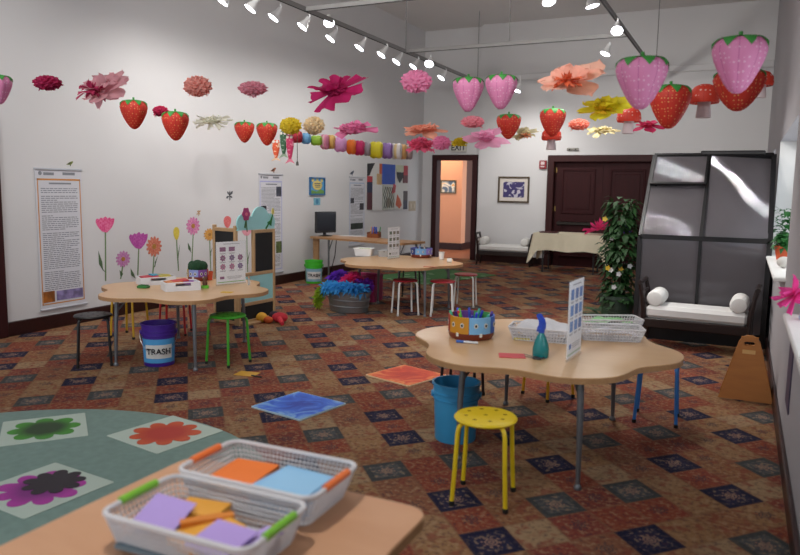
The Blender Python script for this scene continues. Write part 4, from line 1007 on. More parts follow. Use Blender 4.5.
def ppos(s_):
    s_ = (s_ % 1) * LL[-1]
    for i in range(len(per)):
        if s_ <= LL[i + 1]:
            k = (s_ - LL[i]) / max(1e-9, LL[i + 1] - LL[i]); a, b = per[i], per[(i + 1) % len(per)]; return a[0] + (b[0] - a[0]) * k, a[1] + (b[1] - a[1]) * k
    return per[0]
def cl(u_, v_):
    x, y = ppos(u_); ex, ey = abs(x) / (LW / 2 + .01), abs(y) / (TD / 2 + .01)
    corner = max(0, min(ex, 1) - .86) / .14 * max(0, min(ey, 1) - .55) / .45
    drop = .33 + .30 * corner ** 1.2 + .012 * math.sin(u_ * 40)
    fl_ = v_ * (.02 + .10 * corner + .012 * math.sin(u_ * 2 * PI * 17))
    l = math.hypot(x / LW, y / TD) + 1e-6
    return (x + fl_ * (1 if x > 0 else -1) * (ex ** 6), y + fl_ * (1 if y > 0 else -1) * (ey ** 6), .757 - drop * v_)
c.sheet(cl, N, 8, closed_u=True); c.put([(x, y, .757) for x, y in [ppos(i / N) for i in range(N)]], [list(range(N))], False)
co = c.build('tablecloth', mat('e6dcc2', .85, var=.03, trans=.1), sharp=60); co.location = (tcx, tcy, 0); co.rotation_euler = (0, 0, .03)
tag(co, 'cream tablecloth draped over the table before the double door', 'tablecloth')
p = ony(549, 235, 13.7)
t = thing('serving_tray', 'dark red tray on the cream tablecloth', 'tray', (p.x, 13.7, .758), .03)
MB().plate(rrect(.34, .22, .03), 0, .008).build('tray_base', mat('4a1a1c', .4), t); MB().tube([(x, y, .014) for x, y in rrect(.34, .22, .03)], .01, 8, closed=True).build('rim', mat('4a1a1c', .4), t)
# ---------------------------------------------------------------- play stand by the wall
q1, q2, q0 = fl(239, 326), fl(273.5, 318), fl(216, 321.5)
M_ply = wood('c2a27c', 'a58258', 5, .5, (6, 6, 1))
M_chalk = mat('17191a', .7, var=.15, scale=5); M_teal = mat('9ed6d8', .6, var=.03)
PS = thing('play_stand', 'wooden play stand with chalkboards and pale teal panels by the flower wall', 'play stand', (q1.x, q1.y, 0))
def along(A, B): 
    d = Vector((B.x - A.x, B.y - A.y)); return d.length, math.atan2(d.y, d.x)
Lb, ab = along(q1, q2); HB = onx(273, 228.5, q2.x).z; ZR = onx(273, 271, q2.x).z; ZT1 = onx(273, 300, q2.x).z
def panel_frame(L_, xs0, H_, name, ang, origin=(0, 0), rails=()):
    m = MB().at(Matrix.Translation((origin[0], origin[1], 0)) @ Matrix.Rotation(ang, 4, 'Z'))
    for x in xs0: m.box((x, 0, H_ / 2 if x > -1 else 0), (.035, .035, H_), b=.004)
    for x0_, x1_, z in rails: m.box(((x0_ + x1_) / 2, 0, z), (x1_ - x0_, .03, .04), b=.004)
    return m.build(name, M_ply, PS)
MBt = Matrix.Rotation(ab, 4, 'Z')
xc = Lb * .42
m = MB().at(MBt)
m.box((0, 0, ZR / 2), (.035, .04, ZR), b=.004); m.box((Lb, 0, HB / 2), (.035, .04, HB), b=.004); m.box((xc, 0, (ZR + HB) / 2), (.035, .036, HB - ZR), b=.004)
for x0_, x1_, z in ((xc, Lb, HB - .02), (0, Lb, ZR), (0, Lb, ZT1 + .01), (0, Lb, .03)): m.box(((x0_ + x1_) / 2, 0, z), (x1_ - x0_, .03, .04), b=.004)
m.box((Lb / 2, -.03, .015), (Lb, .12, .03), b=.006)
m.build('wood_frame', M_ply, PS)
MB().at(MBt).box(((xc + Lb) / 2, 0, (ZR + HB) / 2), (Lb - xc, .014, HB - ZR)).build('chalkboard', M_chalk, PS)
MB().at(MBt).box((Lb / 2, 0, (ZR + ZT1) / 2), (Lb, .014, ZR - ZT1)).build('teal_panel', M_teal, PS)
MB().at(MBt).box((Lb / 2, 0, ZT1 / 2), (Lb, .014, ZT1)).build('chalkboard', M_chalk, PS)
La, aa = along(q1, q0); HA = ony(238, 226, q1.y).z
MAt = Matrix.Rotation(aa, 4, 'Z')
m = MB().at(MAt)
m.box((.04, 0, HA / 2), (.035, .04, HA), b=.004); m.box((La, 0, HA / 2), (.035, .04, HA), b=.004)
for z in (HA - .05, .5, .03): m.box((La / 2 + .02, 0, z), (La, .03, .04), b=.004)
m.build('wood_frame', M_ply, PS)
MB().at(MAt).box((La / 2 + .02, 0, (HA + .5) / 2 - .02), (La - .05, .014, HA - .55)).build('chalkboard', M_chalk, PS)
MB().at(MAt).box((La / 2 + .02, 0, .26), (La - .05, .014, .46)).build('chalkboard', M_chalk, PS)
# cloud top and its flowers
cl_ = []
def bump(cx, cz, r, a0, a1, n=10): cl_.extend([(cx + r * math.cos(a0 + (a1 - a0) * k / n), cz + r * math.sin(a0 + (a1 - a0) * k / n)) for k in range(n + 1)])
W0, W1 = -.02, Lb + .03; hh = onx(262, 206.5, q2.x).z - HB
cl_.append((W0, 0)); cl_.append((W1, 0)); bump(W1 - .1, .08, .10, -.6, 1.7); bump(Lb * .62, hh - .15, .15, .3, 2.9); bump(W0 + .1, .08, .10, 1.4, 3.8)
c = MB().plate(cl_, -.008, .008).build('cloud_top', M_teal, PS); c.matrix_local = Matrix.Translation((0, 0, HB)) @ MBt @ Matrix.Rotation(PI / 2, 4, 'X')
def on_cloud(u_, z): return Matrix.Translation((0, 0, 0)) @ MBt @ Matrix.Translation((u_, -.012, z)) @ Matrix.Rotation(PI / 2, 4, 'X')
fh = onx(248, 214, q1.x + .02).z
o = MB(); o.plate([(.058 * (1 + .1 * math.cos(6 * q)) * math.cos(q), .072 * (1 + .1 * math.cos(6 * q)) * math.sin(q)) for q in [2 * PI * k / 48 for k in range(48)]], 0, .008)
f_ = o.build('poppy_bloom', mat('a83a74', .6, var=.15, scale=30), PS); f_.matrix_local = on_cloud(.12, fh)
MB().plate(circ(0, 0, .02), .008, .013).build('bloom_center', mat('d8708c', .6), f_)
f2 = MB().plate([(-.006, -.06), (-.03, -.15), (-.01, -.16), (0, -.11), (.012, -.2), (.022, -.2), (.008, -.06)], -.001, .004).build('stem', mat('3f6a3c', .6), f_)
fz = onx(273, 212, q2.x).z
f_ = MB().plate([(0, .05), (-.022, .02), (-.02, -.015), (0, -.03), (.02, -.015), (.022, .02)], 0, .008).build('bud_bloom', mat('d0c26a', .6), PS); f_.matrix_local = on_cloud(Lb - .02, fz)
MB().plate([(0, -.02), (-.05, -.1), (-.13, -.18), (-.12, -.2), (-.07, -.14), (-.1, -.12), (-.06, -.1), (-.03, -.16), (-.02, -.11), (.006, -.03)], 0, .006).build('stem', mat('2f7a3e', .6), f_)

# ---------------------------------------------------------------- greenhouse
GX0, GX1, GY, GM, GT, GYT = -.99, .255, 8.02, 1.10, 1.99, 8.9
M_alu = mat('1b1a1c', .4, .3, var=.05)
n = NT('twin_wall_sheet'); co = n.coord(); sx_ = n.new('ShaderNodeSeparateXYZ', {'Vector': co})
ribs = n.math('SINE', n.math('MULTIPLY', sx_.outputs[0], 2 * PI / .011))
bmp = n.new('ShaderNodeBump', {'Strength': 1.0, 'Distance': .0011, 'Height': ribs})
nz = n.new('ShaderNodeTexNoise', {'Vector': co, 'Scale': 3.0})
pb = n.bsdf(Base_Color=n.mix(nz.outputs[0], lin('6e696d'), lin('7a7579')), Roughness=.35); pb.inputs['Transmission Weight'].default_value = .6; pb.inputs['IOR'].default_value = 1.2
pb.inputs['Specular IOR Level'].default_value = 0.0
gl_ = n.new('ShaderNodeBsdfGlossy', {'Roughness': .03, 'Color': (.8, .8, .88, 1)}); n.t.links.new(bmp.outputs[0], gl_.inputs['Normal'])
M_poly = n.done(n.new('ShaderNodeMixShader', {0: .085, 1: pb.outputs[0], 2: gl_.outputs[0]}))
GH = thing('greenhouse', 'dark-framed lean-to greenhouse of translucent ribbed sheets behind the white-cushioned bench', 'greenhouse', (0, 0, 0))
sl = math.atan2(GYT - GY, GT - GM); SL = math.hypot(GYT - GY, GT - GM); GC = (GX0 + GX1) / 2 - .02; GW = GX1 - GX0
def sloped(x, s_, dn=0): # point on the sloping roof plane: s_ along the slope, dn out of it
    return (x, GY + s_ * math.sin(sl) - dn * math.cos(sl), GM + s_ * math.cos(sl) + dn * math.sin(sl))
SM = Matrix.Translation((0, GY, GM)) @ Matrix.Rotation(-sl, 4, 'X')   # local z runs up the slope, -y out of it
f = MB()
f.box((GX0, GY, GM / 2), (.045, .05, GM)); f.box((GX1, GY, GM / 2), (.05, .05, GM)); f.box((GC, GY, GM / 2), (.03, .04, GM))
f.box(((GX0 + GX1) / 2, GY, GM), (GW, .05, .05)); f.box(((GX0 + GX1) / 2, GY, .07), (GW, .06, .14)); 
f.at(SM); f.box((GX0, 0, SL / 2), (.035, .045, SL)); f.box((GX1, 0, SL / 2), (.05, .05, SL)); f.box((GC + .0, 0, SL / 2), (.035, .04, SL)); f.box(((GX0 + GX1) / 2, 0, SL), (GW, .05, .05))
f.at(Matrix.Identity(4))
for x in (GX0, GX1):
    f.box((x, GYT + .25, GT / 2), (.045, .05, GT)); f.box((x, (GY + GYT + .25) / 2, .04), (.04, GYT + .25 - GY, .06)); f.box((x, (GYT + .25 + GYT) / 2, GT), (.04, .25, .04))
f.box(((GX0 + GX1) / 2, GYT + .25, GT), (GW, .05, .05)); f.box(((GX0 + GX1) / 2, GYT + .25, GM), (GW, .03, .04)); f.box(((GX0 + GX1) / 2, GYT + .25, .04), (GW, .04, .06))
f.build('frame', M_alu, GH)
VZ = SL * .60
def sheet_(x0_, x1_, z0_, z1_, M_, name='clear_sheet', bow=.0, tw=.0): 
    w_, h_ = x1_ - x0_, z1_ - z0_; mb = MB()   # thin sheets bow a little between their bars
    def sh(u_, v_, o_): return ((u_ - .5) * w_, o_ + bow * math.sin(PI * u_ * .9 + .3) * math.sin(PI * v_) + tw * (u_ - .5) * (v_ - .5), (v_ - .5) * h_)
    mb.sheet(lambda u_, v_: sh(u_, v_, -.003), 16, 16); mb.sheet(lambda u_, v_: sh(1 - u_, v_, .003), 16, 16)
    o = mb.build(name, M_poly, GH); o.matrix_local = M_ @ Matrix.Translation(((x0_ + x1_) / 2, 0, (z0_ + z1_) / 2)); return o
I4 = Matrix.Translation((0, GY, 0))
sheet_(GX0 + .02, GC - .01, .1, GM - .02, I4); sheet_(GC + .01, GX1 - .02, .1, GM - .02, I4)
sheet_(GC + .015, GX1 - .02, .02, SL - .02, SM, bow=.012, tw=.10)
sheet_(GX0 + .02, GC - .015, .02, VZ, SM, bow=-.02, tw=.03)
# opened roof vent with its own frame
VM = SM @ Matrix.Translation((0, -.015, SL)) @ Matrix.Rotation(-.07, 4, 'X')
v = MB().at(VM)
hv = SL - VZ
for x in (GX0 + .02, GC - .02): v.box((x, 0, -hv / 2), (.022, .03, hv))
for z in (0, -hv): v.box(((GX0 + GC) / 2, 0, z), (GC - GX0 - .02, .032, .028))
vo = v.build('roof_vent', M_alu, GH); vs_ = MB().box((0, 0, 0), (GC - GX0 - .06, .006, hv - .02)).build('clear_sheet', M_poly, vo)
vs_.matrix_local = VM @ Matrix.Translation(((GX0 + GC) / 2, 0, -hv / 2))
o = MB().box((.12 + GC * 0 - .28, GYT + .04, GT + .035), (.66, .14, .05), b=.01).build('ridge_cap', M_alu, GH); o.location = (.0, 0, 0)
sheet_(GX0 + .02, GX1 - .02, .06, GT - .02, Matrix.Translation((0, GYT + .25, 0)), 'clear_sheet')
for x in (GX0 - .002, GX1 + .002):
    pts = [(GY + .03, .08), (GYT + .22, .08), (GYT + .22, GT - .02), (GYT, GT - .02), (GY + .03, GM)]
    o = MB().plate(pts, -.003, .003).build('end_sheet', M_poly, GH); o.matrix_local = Matrix(((0, 0, 1, x), (1, 0, 0, 0), (0, 1, 0, 0), (0, 0, 0, 1)))

# ---------------------------------------------------------------- plants
def leaves(mb, n_, fn, L, wf, rnd, droop=.3):
    for k in range(n_):
        p, d = fn(k); d = Vector(d).normalized(); l = L * (.7 + .6 * rnd.random()); s_ = d.cross(Vector((0, 0, 1)))
        s_ = (s_ if s_.length > .1 else Vector((1, 0, 0))).normalized() * l * wf
        a = Vector(p); m_ = a + d * l * .5 + Vector((0, 0, l * .08)); e = a + d * l - Vector((0, 0, l * droop))
        mb.put([a, m_ + s_, e, m_ - s_, m_ + Vector((0, 0, -.04 * l))], [(0, 1, 4), (1, 2, 4), (2, 3, 4), (3, 0, 4)], True)
rnd = random.Random(11)
pc = at(619.5, 262, 8.5)
IV = thing('potted_vine', 'tall leafy vine column with small white and yellow flowers beside the greenhouse', 'plant', (pc.x, pc.y, 0))
MB().lathe([(.0001, 0), (.17, 0), (.2, .3), (.215, .3), (.215, .34), (.19, .34), (.18, .3), (.0001, .29)], 28).build('planter', mat('2a3a30', .5), IV)
MB().tube([(0, 0, .3), (.01, 0, .8), (-.01, .02, 1.2), (.02, 0, 1.42)], [.025, .02, .016, .01], 8).build('stem', mat('4a3a26', .8), IV)
m = MB()
def fn(k):
    z = .25 + 1.2 * (k / 900); a = rnd.random() * 2 * PI; r = .17 * (1 - .25 * max(0, z - 1.1)) * (.55 + .5 * rnd.random()) * (1 + .18 * math.sin(z * 9))
    return (r * math.cos(a), r * math.sin(a), z + rnd.gauss(0, .03)), (math.cos(a), math.sin(a), rnd.gauss(-.1, .5))
leaves(m, 900, fn, .11, .3, rnd); m.build('foliage', mat('23481f', .55, var=.3, scale=30, trans=.15), IV)
for k, (px, py, c) in enumerate(((624, 221, 'e2e4e2'), (612, 238, 'd8d4d8'), (608, 268, 'd6b02c'), (621, 269, 'd6a82c'), (611, 270, 'e0e0e0'), (619, 274, 'dadade'), (630, 266, 'c8ccd0'), (614, 287, 'd0d0d2'), (605, 219, 'd8b84a'))):
    w_ = at(px, py, 8.33); fmb = MB()
    for j in range(5):
        a = 2 * PI * j / 5; fmb.put([(0, 0, 0), (.024 * math.cos(a - .6), -.012, .024 * math.sin(a - .6)), (.034 * math.cos(a), -.005, .034 * math.sin(a)), (.024 * math.cos(a + .6), -.012, .024 * math.sin(a + .6))], [(0, 1, 2, 3)])
    o = fmb.build('blossom', mat(c, .6, trans=.2), IV); o.location = (w_.x - pc.x, w_.y - pc.y, w_.z)
pf = at(604, 305, 7.9)
FN = thing('potted_fern', 'low dark green fern in a pot at the foot of the vine column', 'plant', (pf.x, pf.y, 0))
MB().lathe([(.0001, 0), (.09, 0), (.12, .16), (.128, .16), (.128, .19), (.11, .19), (.0001, .17)], 24).build('pot', mat('25302a', .5), FN)
m = MB()
for k in range(34):
    a = 2 * PI * k / 34 * 5.3; el = .25 + .8 * rnd.random(); L_ = .3 + .12 * rnd.random(); n_ = 12
    for j in range(1, n_):
        u_ = j / n_; r = .03 + L_ * u_ * math.cos(el); z = .18 + L_ * (u_ * math.sin(el) - .55 * u_ * u_)
        for s_ in (-1, 1):
            w_ = .05 * math.sin(PI * min(1, u_ + .12)) + .008; b_ = Vector((r * math.cos(a), r * math.sin(a), max(.02, z))); t_ = Vector((-math.sin(a), math.cos(a), -.2)) * s_ * w_; d_ = Vector((math.cos(a), math.sin(a), 0)) * .012
            m.put([b_ - d_ * .5, b_ + t_ + d_, b_ + d_], [(0, 1, 2)], True)
m.build('foliage', mat('1d4522', .6, var=.25, scale=20, trans=.1), FN)
# window-sill plants
def sill_plant(p, label, h=.3, r=.16, seed=2, pot='b8562e'):
    t = thing('potted_plant', label, 'plant', p); rn = random.Random(seed)
    MB().lathe([(.0001, 0), (.055, 0), (.075, .11), (.083, .11), (.083, .135), (.068, .135), (.0001, .12)], 22).build('pot', mat(pot, .6), t)
    m = MB()
    def f2(k):
        a = rn.random() * 2 * PI; z = .12 + h * rn.random(); r_ = r * (1 - .5 * abs((z - .12) / h - .45)) * rn.random()
        return (r_ * math.cos(a) * .7, r_ * math.sin(a), z), (math.cos(a), math.sin(a), rn.gauss(.3, .5))
    leaves(m, 170, f2, .08, .32, rn); m.build('foliage', mat('2f7034', .5, var=.2, scale=30, trans=.2), t); return t
zs = .93 + .027
sill_plant((.44, 8.5, zs), 'leafy green plant in a terracotta pot on the far window sill', .34, .2)
sill_plant((.36, 7.6, zs), 'small plant in an orange pot on the far window sill, nearer the room', .1, .09, 5, 'c8542c')
o = MB().ball((0, 0, .05), .05, 16, (1.1, 1.2, .95)).build('stone', mat('c8c4be', .7, bump=.3)); o.location = (.33, 6.75, zs); tag(o, 'pale round stone on the near end of the far window sill', 'stone')
fp = at(796, 297, 4.35)
PF = thing('paper_flower', 'hot pink tissue flower sticking out from the nearest window sill', 'paper flower', (.33, 4.18, .927), 0)
MB().tube([(0, 0, .0), (-.02, -.0, .06), (-.05, 0, .1)], .006, 8).build('stem', mat('8fb8d0', .5), PF)
MB().box((0, 0, .012), (.07, .07, .024), b=.006).build('stand_block', mat('a8c4d8', .5), PF)
m = MB(); rn = random.Random(8)
for k in range(16):
    a = 2 * PI * k / 16; tl = .5 * (k % 3) - .4
    def pet(u_, v_): 
        l = .11 * v_; w_ = (u_ - .5) * .06 * math.sin(PI * (.12 + .8 * v_)); d = Vector((math.cos(a), math.sin(a), 0)); sd = Vector((-math.sin(a), math.cos(a), 0))
        return Vector((0, 0, 0)) + d * l * math.cos(tl) + sd * w_ + Vector((0, 0, l * math.sin(tl) + .015 * math.sin(6 * u_) * v_))
    m.sheet(pet, 4, 5)
o = m.build('petals', mat('ee4aa0', .7, trans=.3), PF); o.location = (-.06, 0, .13); o.rotation_euler = (0, -.9, 0)
# flowers on the cream tablecloth
p = ony(598, 228, 13.8)
def tissue(W_, D_, H_, n_=10, layers=3, seed=1, ruffle=.12, up=(-.2, 1.1), wide=1.0, tipn=2.0, flare=False, core=0.0, face=0.0):
    """tissue paper flower: rings of broad soft petals round a crumpled heart"""
    rn = random.Random(seed); m = MB()
    for l in range(layers):
        q_ = l / max(1, layers - 1) if layers > 1 else 0
        for k in range(n_):
            a = 2 * PI * (k + .5 * (l % 2)) / n_ + rn.gauss(0, .1); L_ = (1 - .35 * q_) * (.85 + .25 * rn.random()); tl = up[0] + (up[1] - up[0]) * q_ + rn.gauss(0, .12); ph = rn.random() * 6; cv = rn.gauss(-.05, .12)
            wd = wide * 3.4 / n_
            d = Vector((math.cos(a), math.sin(a), 0)); sd = Vector((-math.sin(a), math.cos(a), 0))
            def pet(u_, v_, d=d, sd=sd, L_=L_, tl=tl, ph=ph, cv=cv):
                s_ = (u_ - .5) * 2
                if flare: pr = .15 + .95 * v_ ** .9; l = L_ * v_ * (1 - .05 * abs(math.sin(4 * s_ + ph)))
                else: pr = (.2 + .8 * min(1, v_ / .6)) * (1 if v_ < .6 else math.sqrt(max(0.03, 1 - ((v_ - .6) / .41) ** 2))); l = L_ * v_ * (1 + .04 * math.cos(5 * s_ + ph))
                w_ = s_ * wd * pr * L_ * .5
                z = l * math.sin(tl) + cv * v_ * v_ + ruffle * v_ * math.sin(s_ * tipn + ph) + ruffle * .35 * v_ * v_ * math.sin(s_ * 5 + ph * 2)
                return d * l * math.cos(tl) + sd * w_ + Vector((0, 0, z))
            m.sheet(pet, 8, 6)
    if core:
        p1, p2, p3 = rn.random() * 6, rn.random() * 6, rn.random() * 6; z0 = sum(v.z for v in m.v) / len(m.v); hz = max(v.z for v in m.v) - min(v.z for v in m.v)
        def cr_(u_, v_):
            a, b_ = 2 * PI * u_, PI * (v_ - .5); r_ = core * (1 + .10 * math.sin(9 * a + p1 + 5 * b_) + .09 * math.sin(13 * a - 7 * b_ + p2) + .08 * math.sin(17 * b_ + p3 + 3 * math.sin(4 * a)))
            return (r_ * math.cos(a) * math.cos(b_), r_ * math.sin(a) * math.cos(b_), z0 + r_ * math.sin(b_) * hz * .5)
        m.sheet(cr_, 60, 30, closed_u=True)
    if face: q = Matrix.Rotation(face, 3, 'X'); m.v = [q @ v for v in m.v]
    return m.fit(W_, D_, H_)
t = thing('paper_flower', 'bright pink tissue flower lying on the cream tablecloth', 'paper flower', (p.x + .03, 13.72, .758 + .17), .2)
tissue(.6, .36, .34, 12, 3, 4, .1, (.1, 1.3)).build('petals', mat('ee3f86', .7, trans=.3), t)
t = thing('paper_flower', 'violet tissue flower behind the pink one on the cream tablecloth', 'paper flower', (p.x + .42, 13.95, .758 + .13), .2)
tissue(.36, .25, .26, 10, 3, 6, .1, (.1, 1.3)).build('petals', mat('5a2ea8', .7, trans=.3), t)

IP = thing('potted_plant', 'plant with a big red bloom, blurred behind the greenhouse sheet', 'plant', (-.2, 8.45, 0), 0)
MB().lathe([(.0001, 0), (.12, 0), (.16, .26), (.17, .26), (.17, .3), (.15, .3), (.0001, .27)], 24).build('pot', mat('c8842c', .5), IP)
MB().tube([(0, 0, .26), (.02, 0, .5), (.05, 0, .68)], .014, 8).build('stem', mat('3f6a3c', .6), IP)
o = tissue(.42, .34, .3, 9, 3, 31, .1, (-.3, 1.0), core=.6).build('bloom', mat('c02430', .7, trans=.3), IP); o.location = (.1, 0, .72)
m = MB(); rn = random.Random(12)
leaves(m, 90, lambda k: ((-.12 + rn.gauss(0, .1), rn.gauss(0, .06), .4 + .5 * rn.random()), (rn.gauss(0, 1), rn.gauss(0, 1), rn.gauss(.2, .5))), .14, .32, rn); m.build('foliage', mat('2f6a34', .55, trans=.2), IP)
# ---------------------------------------------------------------- on the walls
M_print = mat('80838a', .7, var=.03)
def poster(tl, tr, bl, label, seed, border, blocks=(), lines=46, head='b8bcc6', rule=None):
    p = onx(*tl, XL); r = onx(*tr, XL); b = onx(*bl, XL); W_, H_ = r.y - p.y, p.z - b.z
    t = thing('banner', label, 'banner', M=wallM((XL, p.y, b.z)), group='tall printed wall banners')
    MB().plate(rect(0, 0, W_, H_), .004, .008).build('printed_sheet', mat('cfcfd6', .5, var=.01), t)
    [MB().box((W_ / 2, zz, .012), (W_ + .02, .022, .018), b=.004).build('rail', mat('c0c3ca', .35, .4), t) for zz in (0, H_)]
    g = MB(); th = .012
    for x0, y0, x1, y1 in ((.02, .05, .02 + th, H_ - .1), (W_ - .02 - th, .05, W_ - .02, H_ - .1), (.02, H_ - .1 - th * 1.6, W_ - .02, H_ - .1)): g.plate(rect(x0, y0, x1, y1), .008, .0092)
    g.plate(rect(.02, .05, W_ - .02, .05 + th), .008, .0092)
    g.build('border_line', mat(border, .5), t)
    rn = random.Random(seed); tx = MB()
    y = H_ - .16; a0, a1 = .06, W_ - .06; ln = 0
    tx.plate(rect(W_ * .28, y, W_ * .76, y + .018), .008, .0088); y -= .05
    bl_ = [(x0 * W_, y0 * H_, x1 * W_, y1 * H_) for x0, y0, x1, y1, c in blocks]
    step = .021
    while y > .1:
        if rn.random() < .09: y -= step * .9
        x = a0; end = a1 if rn.random() > .15 else a0 + (a1 - a0) * (.3 + .5 * rn.random())
        while x < end - .02:
            w_ = min(.02 + .05 * rn.random(), end - x)
            if not any(x < X1 + .01 and x + w_ > X0 - .01 and y < Y1 + .01 and y + .009 > Y0 - .01 for X0, Y0, X1, Y1 in bl_): tx.plate(rect(x, y, x + w_, y + .0085), .008, .0085)
            x += w_ + .009
        y -= step
    # heading strip
    tx.plate(circ(.06, H_ - .045, .022, n=12), .008, .009); tx.plate(rect(.1, H_ - .065, .1 + W_ * .22, H_ - .035), .008, .0088); tx.plate(rect(W_ * .58, H_ - .06, W_ * .85, H_ - .03), .008, .0088)
    tx.build('lettering', M_print, t)
    for k, (x0, y0, x1, y1, c) in enumerate(blocks):
        n_ = NT('printed_photo'); nz_ = n_.new('ShaderNodeTexNoise', {'Vector': n_.coord(), 'Scale': 9.0, 'Detail': 4.0}); a_ = lin(c)
        MB().plate(rect(x0 * W_, y0 * H_, x1 * W_, y1 * H_), .008, .0098).build('printed_photo', n_.done(n_.bsdf(Base_Color=n_.mix(n_.new('ShaderNodeMapRange', {0: nz_.outputs[0], 1: .4, 2: .6}).outputs[0], tuple(v * .45 for v in a_[:3]) + (1,), a_), Roughness=.5)), t)
    return t
poster((34, 168.5), (80.5, 168), (38.5, 311), 'tall text banner with an orange border, the one nearest the camera', 1, 'c88a48', [(.06, .05, .3, .13, 'b06a2a'), (.34, .055, .93, .125, '9a8cc0')])
poster((258.5, 174), (282, 175), (260.5, 275), 'tall lilac-white text banner behind the play stand', 2, 'a8acd8', [(.72, .78, .95, .88, '55586a'), (.08, .6, .3, .69, '2c2e3a'), (.7, .2, .95, .32, '6a7a48'), (.1, .42, .6, .5, '8a8aa8')])
poster((349, 177), (364.6, 177.5), (350, 246), 'tall pale blue text banner above the computer table', 3, 'a0b4d0', [(.08, .62, .3, .7, '4a4c58'), (.66, .52, .93, .62, '3a3440'), (.1, .24, .9, .33, '2c3c34')])
def wall_rect(tl, br): 
    a, b = onx(*tl, XL), onx(*br, XL); return a.y, b.z, b.y - a.y, a.z - b.z
y0, z0, w_, h_ = wall_rect((309, 177), (324, 195))
t = thing('framed_sign', 'small blue and yellow framed picture sign above the monitor', 'sign', M=wallM((XL, y0, z0)))
MB().plate(rect(0, 0, w_, h_), 0, .03, [rect(.025, .025, w_ - .025, h_ - .025)]).build('frame', mat('2f6a9c', .4), t)
g = MB(); g.i = 0; g.plate(rect(.02, .02, w_ - .02, h_ - .02), .005, .014); g.i = 1; g.plate(circ(w_ / 2, h_ * .55, w_ * .32, h_ * .27), .014, .017); g.i = 2; g.plate([(.025, .025), (w_ - .025, .025), (w_ - .025, h_ * .25), (w_ * .7, h_ * .32), (w_ * .45, h_ * .2), (.025, h_ * .3)], .014, .016)
g.i = 3; 
for k in range(3): g.plate(rect(w_ * (.3 + .03 * k), h_ * (.63 - .1 * k), w_ * (.7 - .02 * k), h_ * (.67 - .1 * k)), .017, .018)
for x, y_ in ((.2, .85), (.5, .9), (.8, .84)): g.i = 1; g.plate(circ(w_ * x, h_ * y_, w_ * .08, n=10), .014, .016)
g.build('picture', [mat('5aa0d0', .5), mat('e0cc7a', .5), mat('6f9c4a', .5), mat('3a4a6a', .5)], t)
y0, z0, w_, h_ = wall_rect((313.5, 198), (320, 205))
t = thing('wall_card', 'small turquoise card pinned below the blue and yellow sign', 'card', M=wallM((XL, y0, z0)))
MB().plate(rect(0, 0, w_, h_), .001, .006).build('card_sheet', mat('7ab4c8', .6, var=.1), t); MB().plate(circ(w_ * .5, h_ * .5, w_ * .22), .006, .008).build('printed_mark', mat('4a86a8', .6), t)
# collage hanging of painted panels
y0, z0, w_, h_ = wall_rect((367, 162.5), (406.5, 209))
t = thing('collage_hanging', 'large painted collage of blue, black, white and red panels on the wall', 'artwork', M=wallM((XL, y0, z0)))
def cp(x0, y0_, x1, y1, c, nm='painted_panel', zz=(.006, .02), var=.12): return MB().plate(rect(x0 * w_, y0_ * h_, x1 * w_, y1 * h_), *zz).build(nm, mat(c, .6, var=var, scale=8), t)
cp(0, 0, 1, 1, 'd2d2ce', 'backing', (.002, .006), .02)
cp(.33, .56, .66, 1, '2a52b4'); cp(0, .02, .11, .38, '5a2a34'); cp(0, .38, .11, .6, '26304e'); cp(0, .6, .11, .72, 'b83c44')
cp(.88, 0, 1, .2, '2c3048'); cp(.88, .2, 1, .42, '4a3a3c'); cp(.88, .6, 1, .78, '6a2c34'); cp(.88, .78, 1, 1, 'b02838'); cp(.22, .55, .33, .78, 'c0a070'); cp(.28, .78, .33, 1.0, 'c05a34')
cp(.11, 0, .33, .55, 'd8d8d8', zz=(.006, .03), var=.03); cp(.36, .0, .66, .55, 'ccd0c8', var=.3); cp(.66, .0, .88, .6, 'd4d4d0', var=.03); cp(.7, .85, .88, 1, 'c8ccb0')
MB().plate([(0, .72 * h_), (.0, .98 * h_), (.16 * w_, 1.0 * h_), (.09 * w_, .86 * h_), (.04 * w_, .74 * h_)], .006, .022).build('painted_shape', mat('1c1c22', .6), t)
MB().plate([(.7 * w_, .84 * h_), (.88 * w_, .84 * h_), (.86 * w_, .72 * h_), (.78 * w_, .6 * h_), (.72 * w_, .72 * h_)], .02, .026).build('painted_shape', mat('1c1a20', .6), t)
MB().plate([(.68 * w_, .1 * h_), (.72 * w_, .34 * h_), (.8 * w_, .22 * h_), (.84 * w_, .1 * h_), (.78 * w_, .02 * h_)], .02, .025).build('painted_shape', mat('cc5a2c', .6), t)
MB().plate([(.58 * w_, .36 * h_), (.62 * w_, .58 * h_), (.68 * w_, .54 * h_), (.66 * w_, .38 * h_)], .02, .025).build('painted_shape', mat('c04a5a', .6), t)
rn = random.Random(4)
for k in range(6):
    x = .38 + .045 * k; MB().tube([(x * w_, .04 * h_, .024), ((x + .03) * w_, .2 * h_, .024), ((x - .01) * w_, .34 * h_, .024), ((x + .04) * w_, .5 * h_, .024)], .009, 6).build('painted_line', mat(('2c3c2c', '2a2a30', '6a5a44')[k % 3], .6), t)
MB().plate(circ(.5 * w_, .16 * h_, .07 * w_, .1 * h_), .02, .026).build('painted_shape', mat('8a8478', .6), t)
p = onx(412, 206, XL)
t = thing('light_switch', 'beige double light switch near the room corner', 'switch', M=wallM((XL, p.y, p.z)))
MB().plate(rrect(.34, .22, .02), 0, .012).build('cover_plate', mat('b8a890', .5), t)
for x in (-.08, .08): MB().box((x, 0, .016), (.05, .1, .012), b=.003).build('toggle', mat('d0c4b0', .5), t)
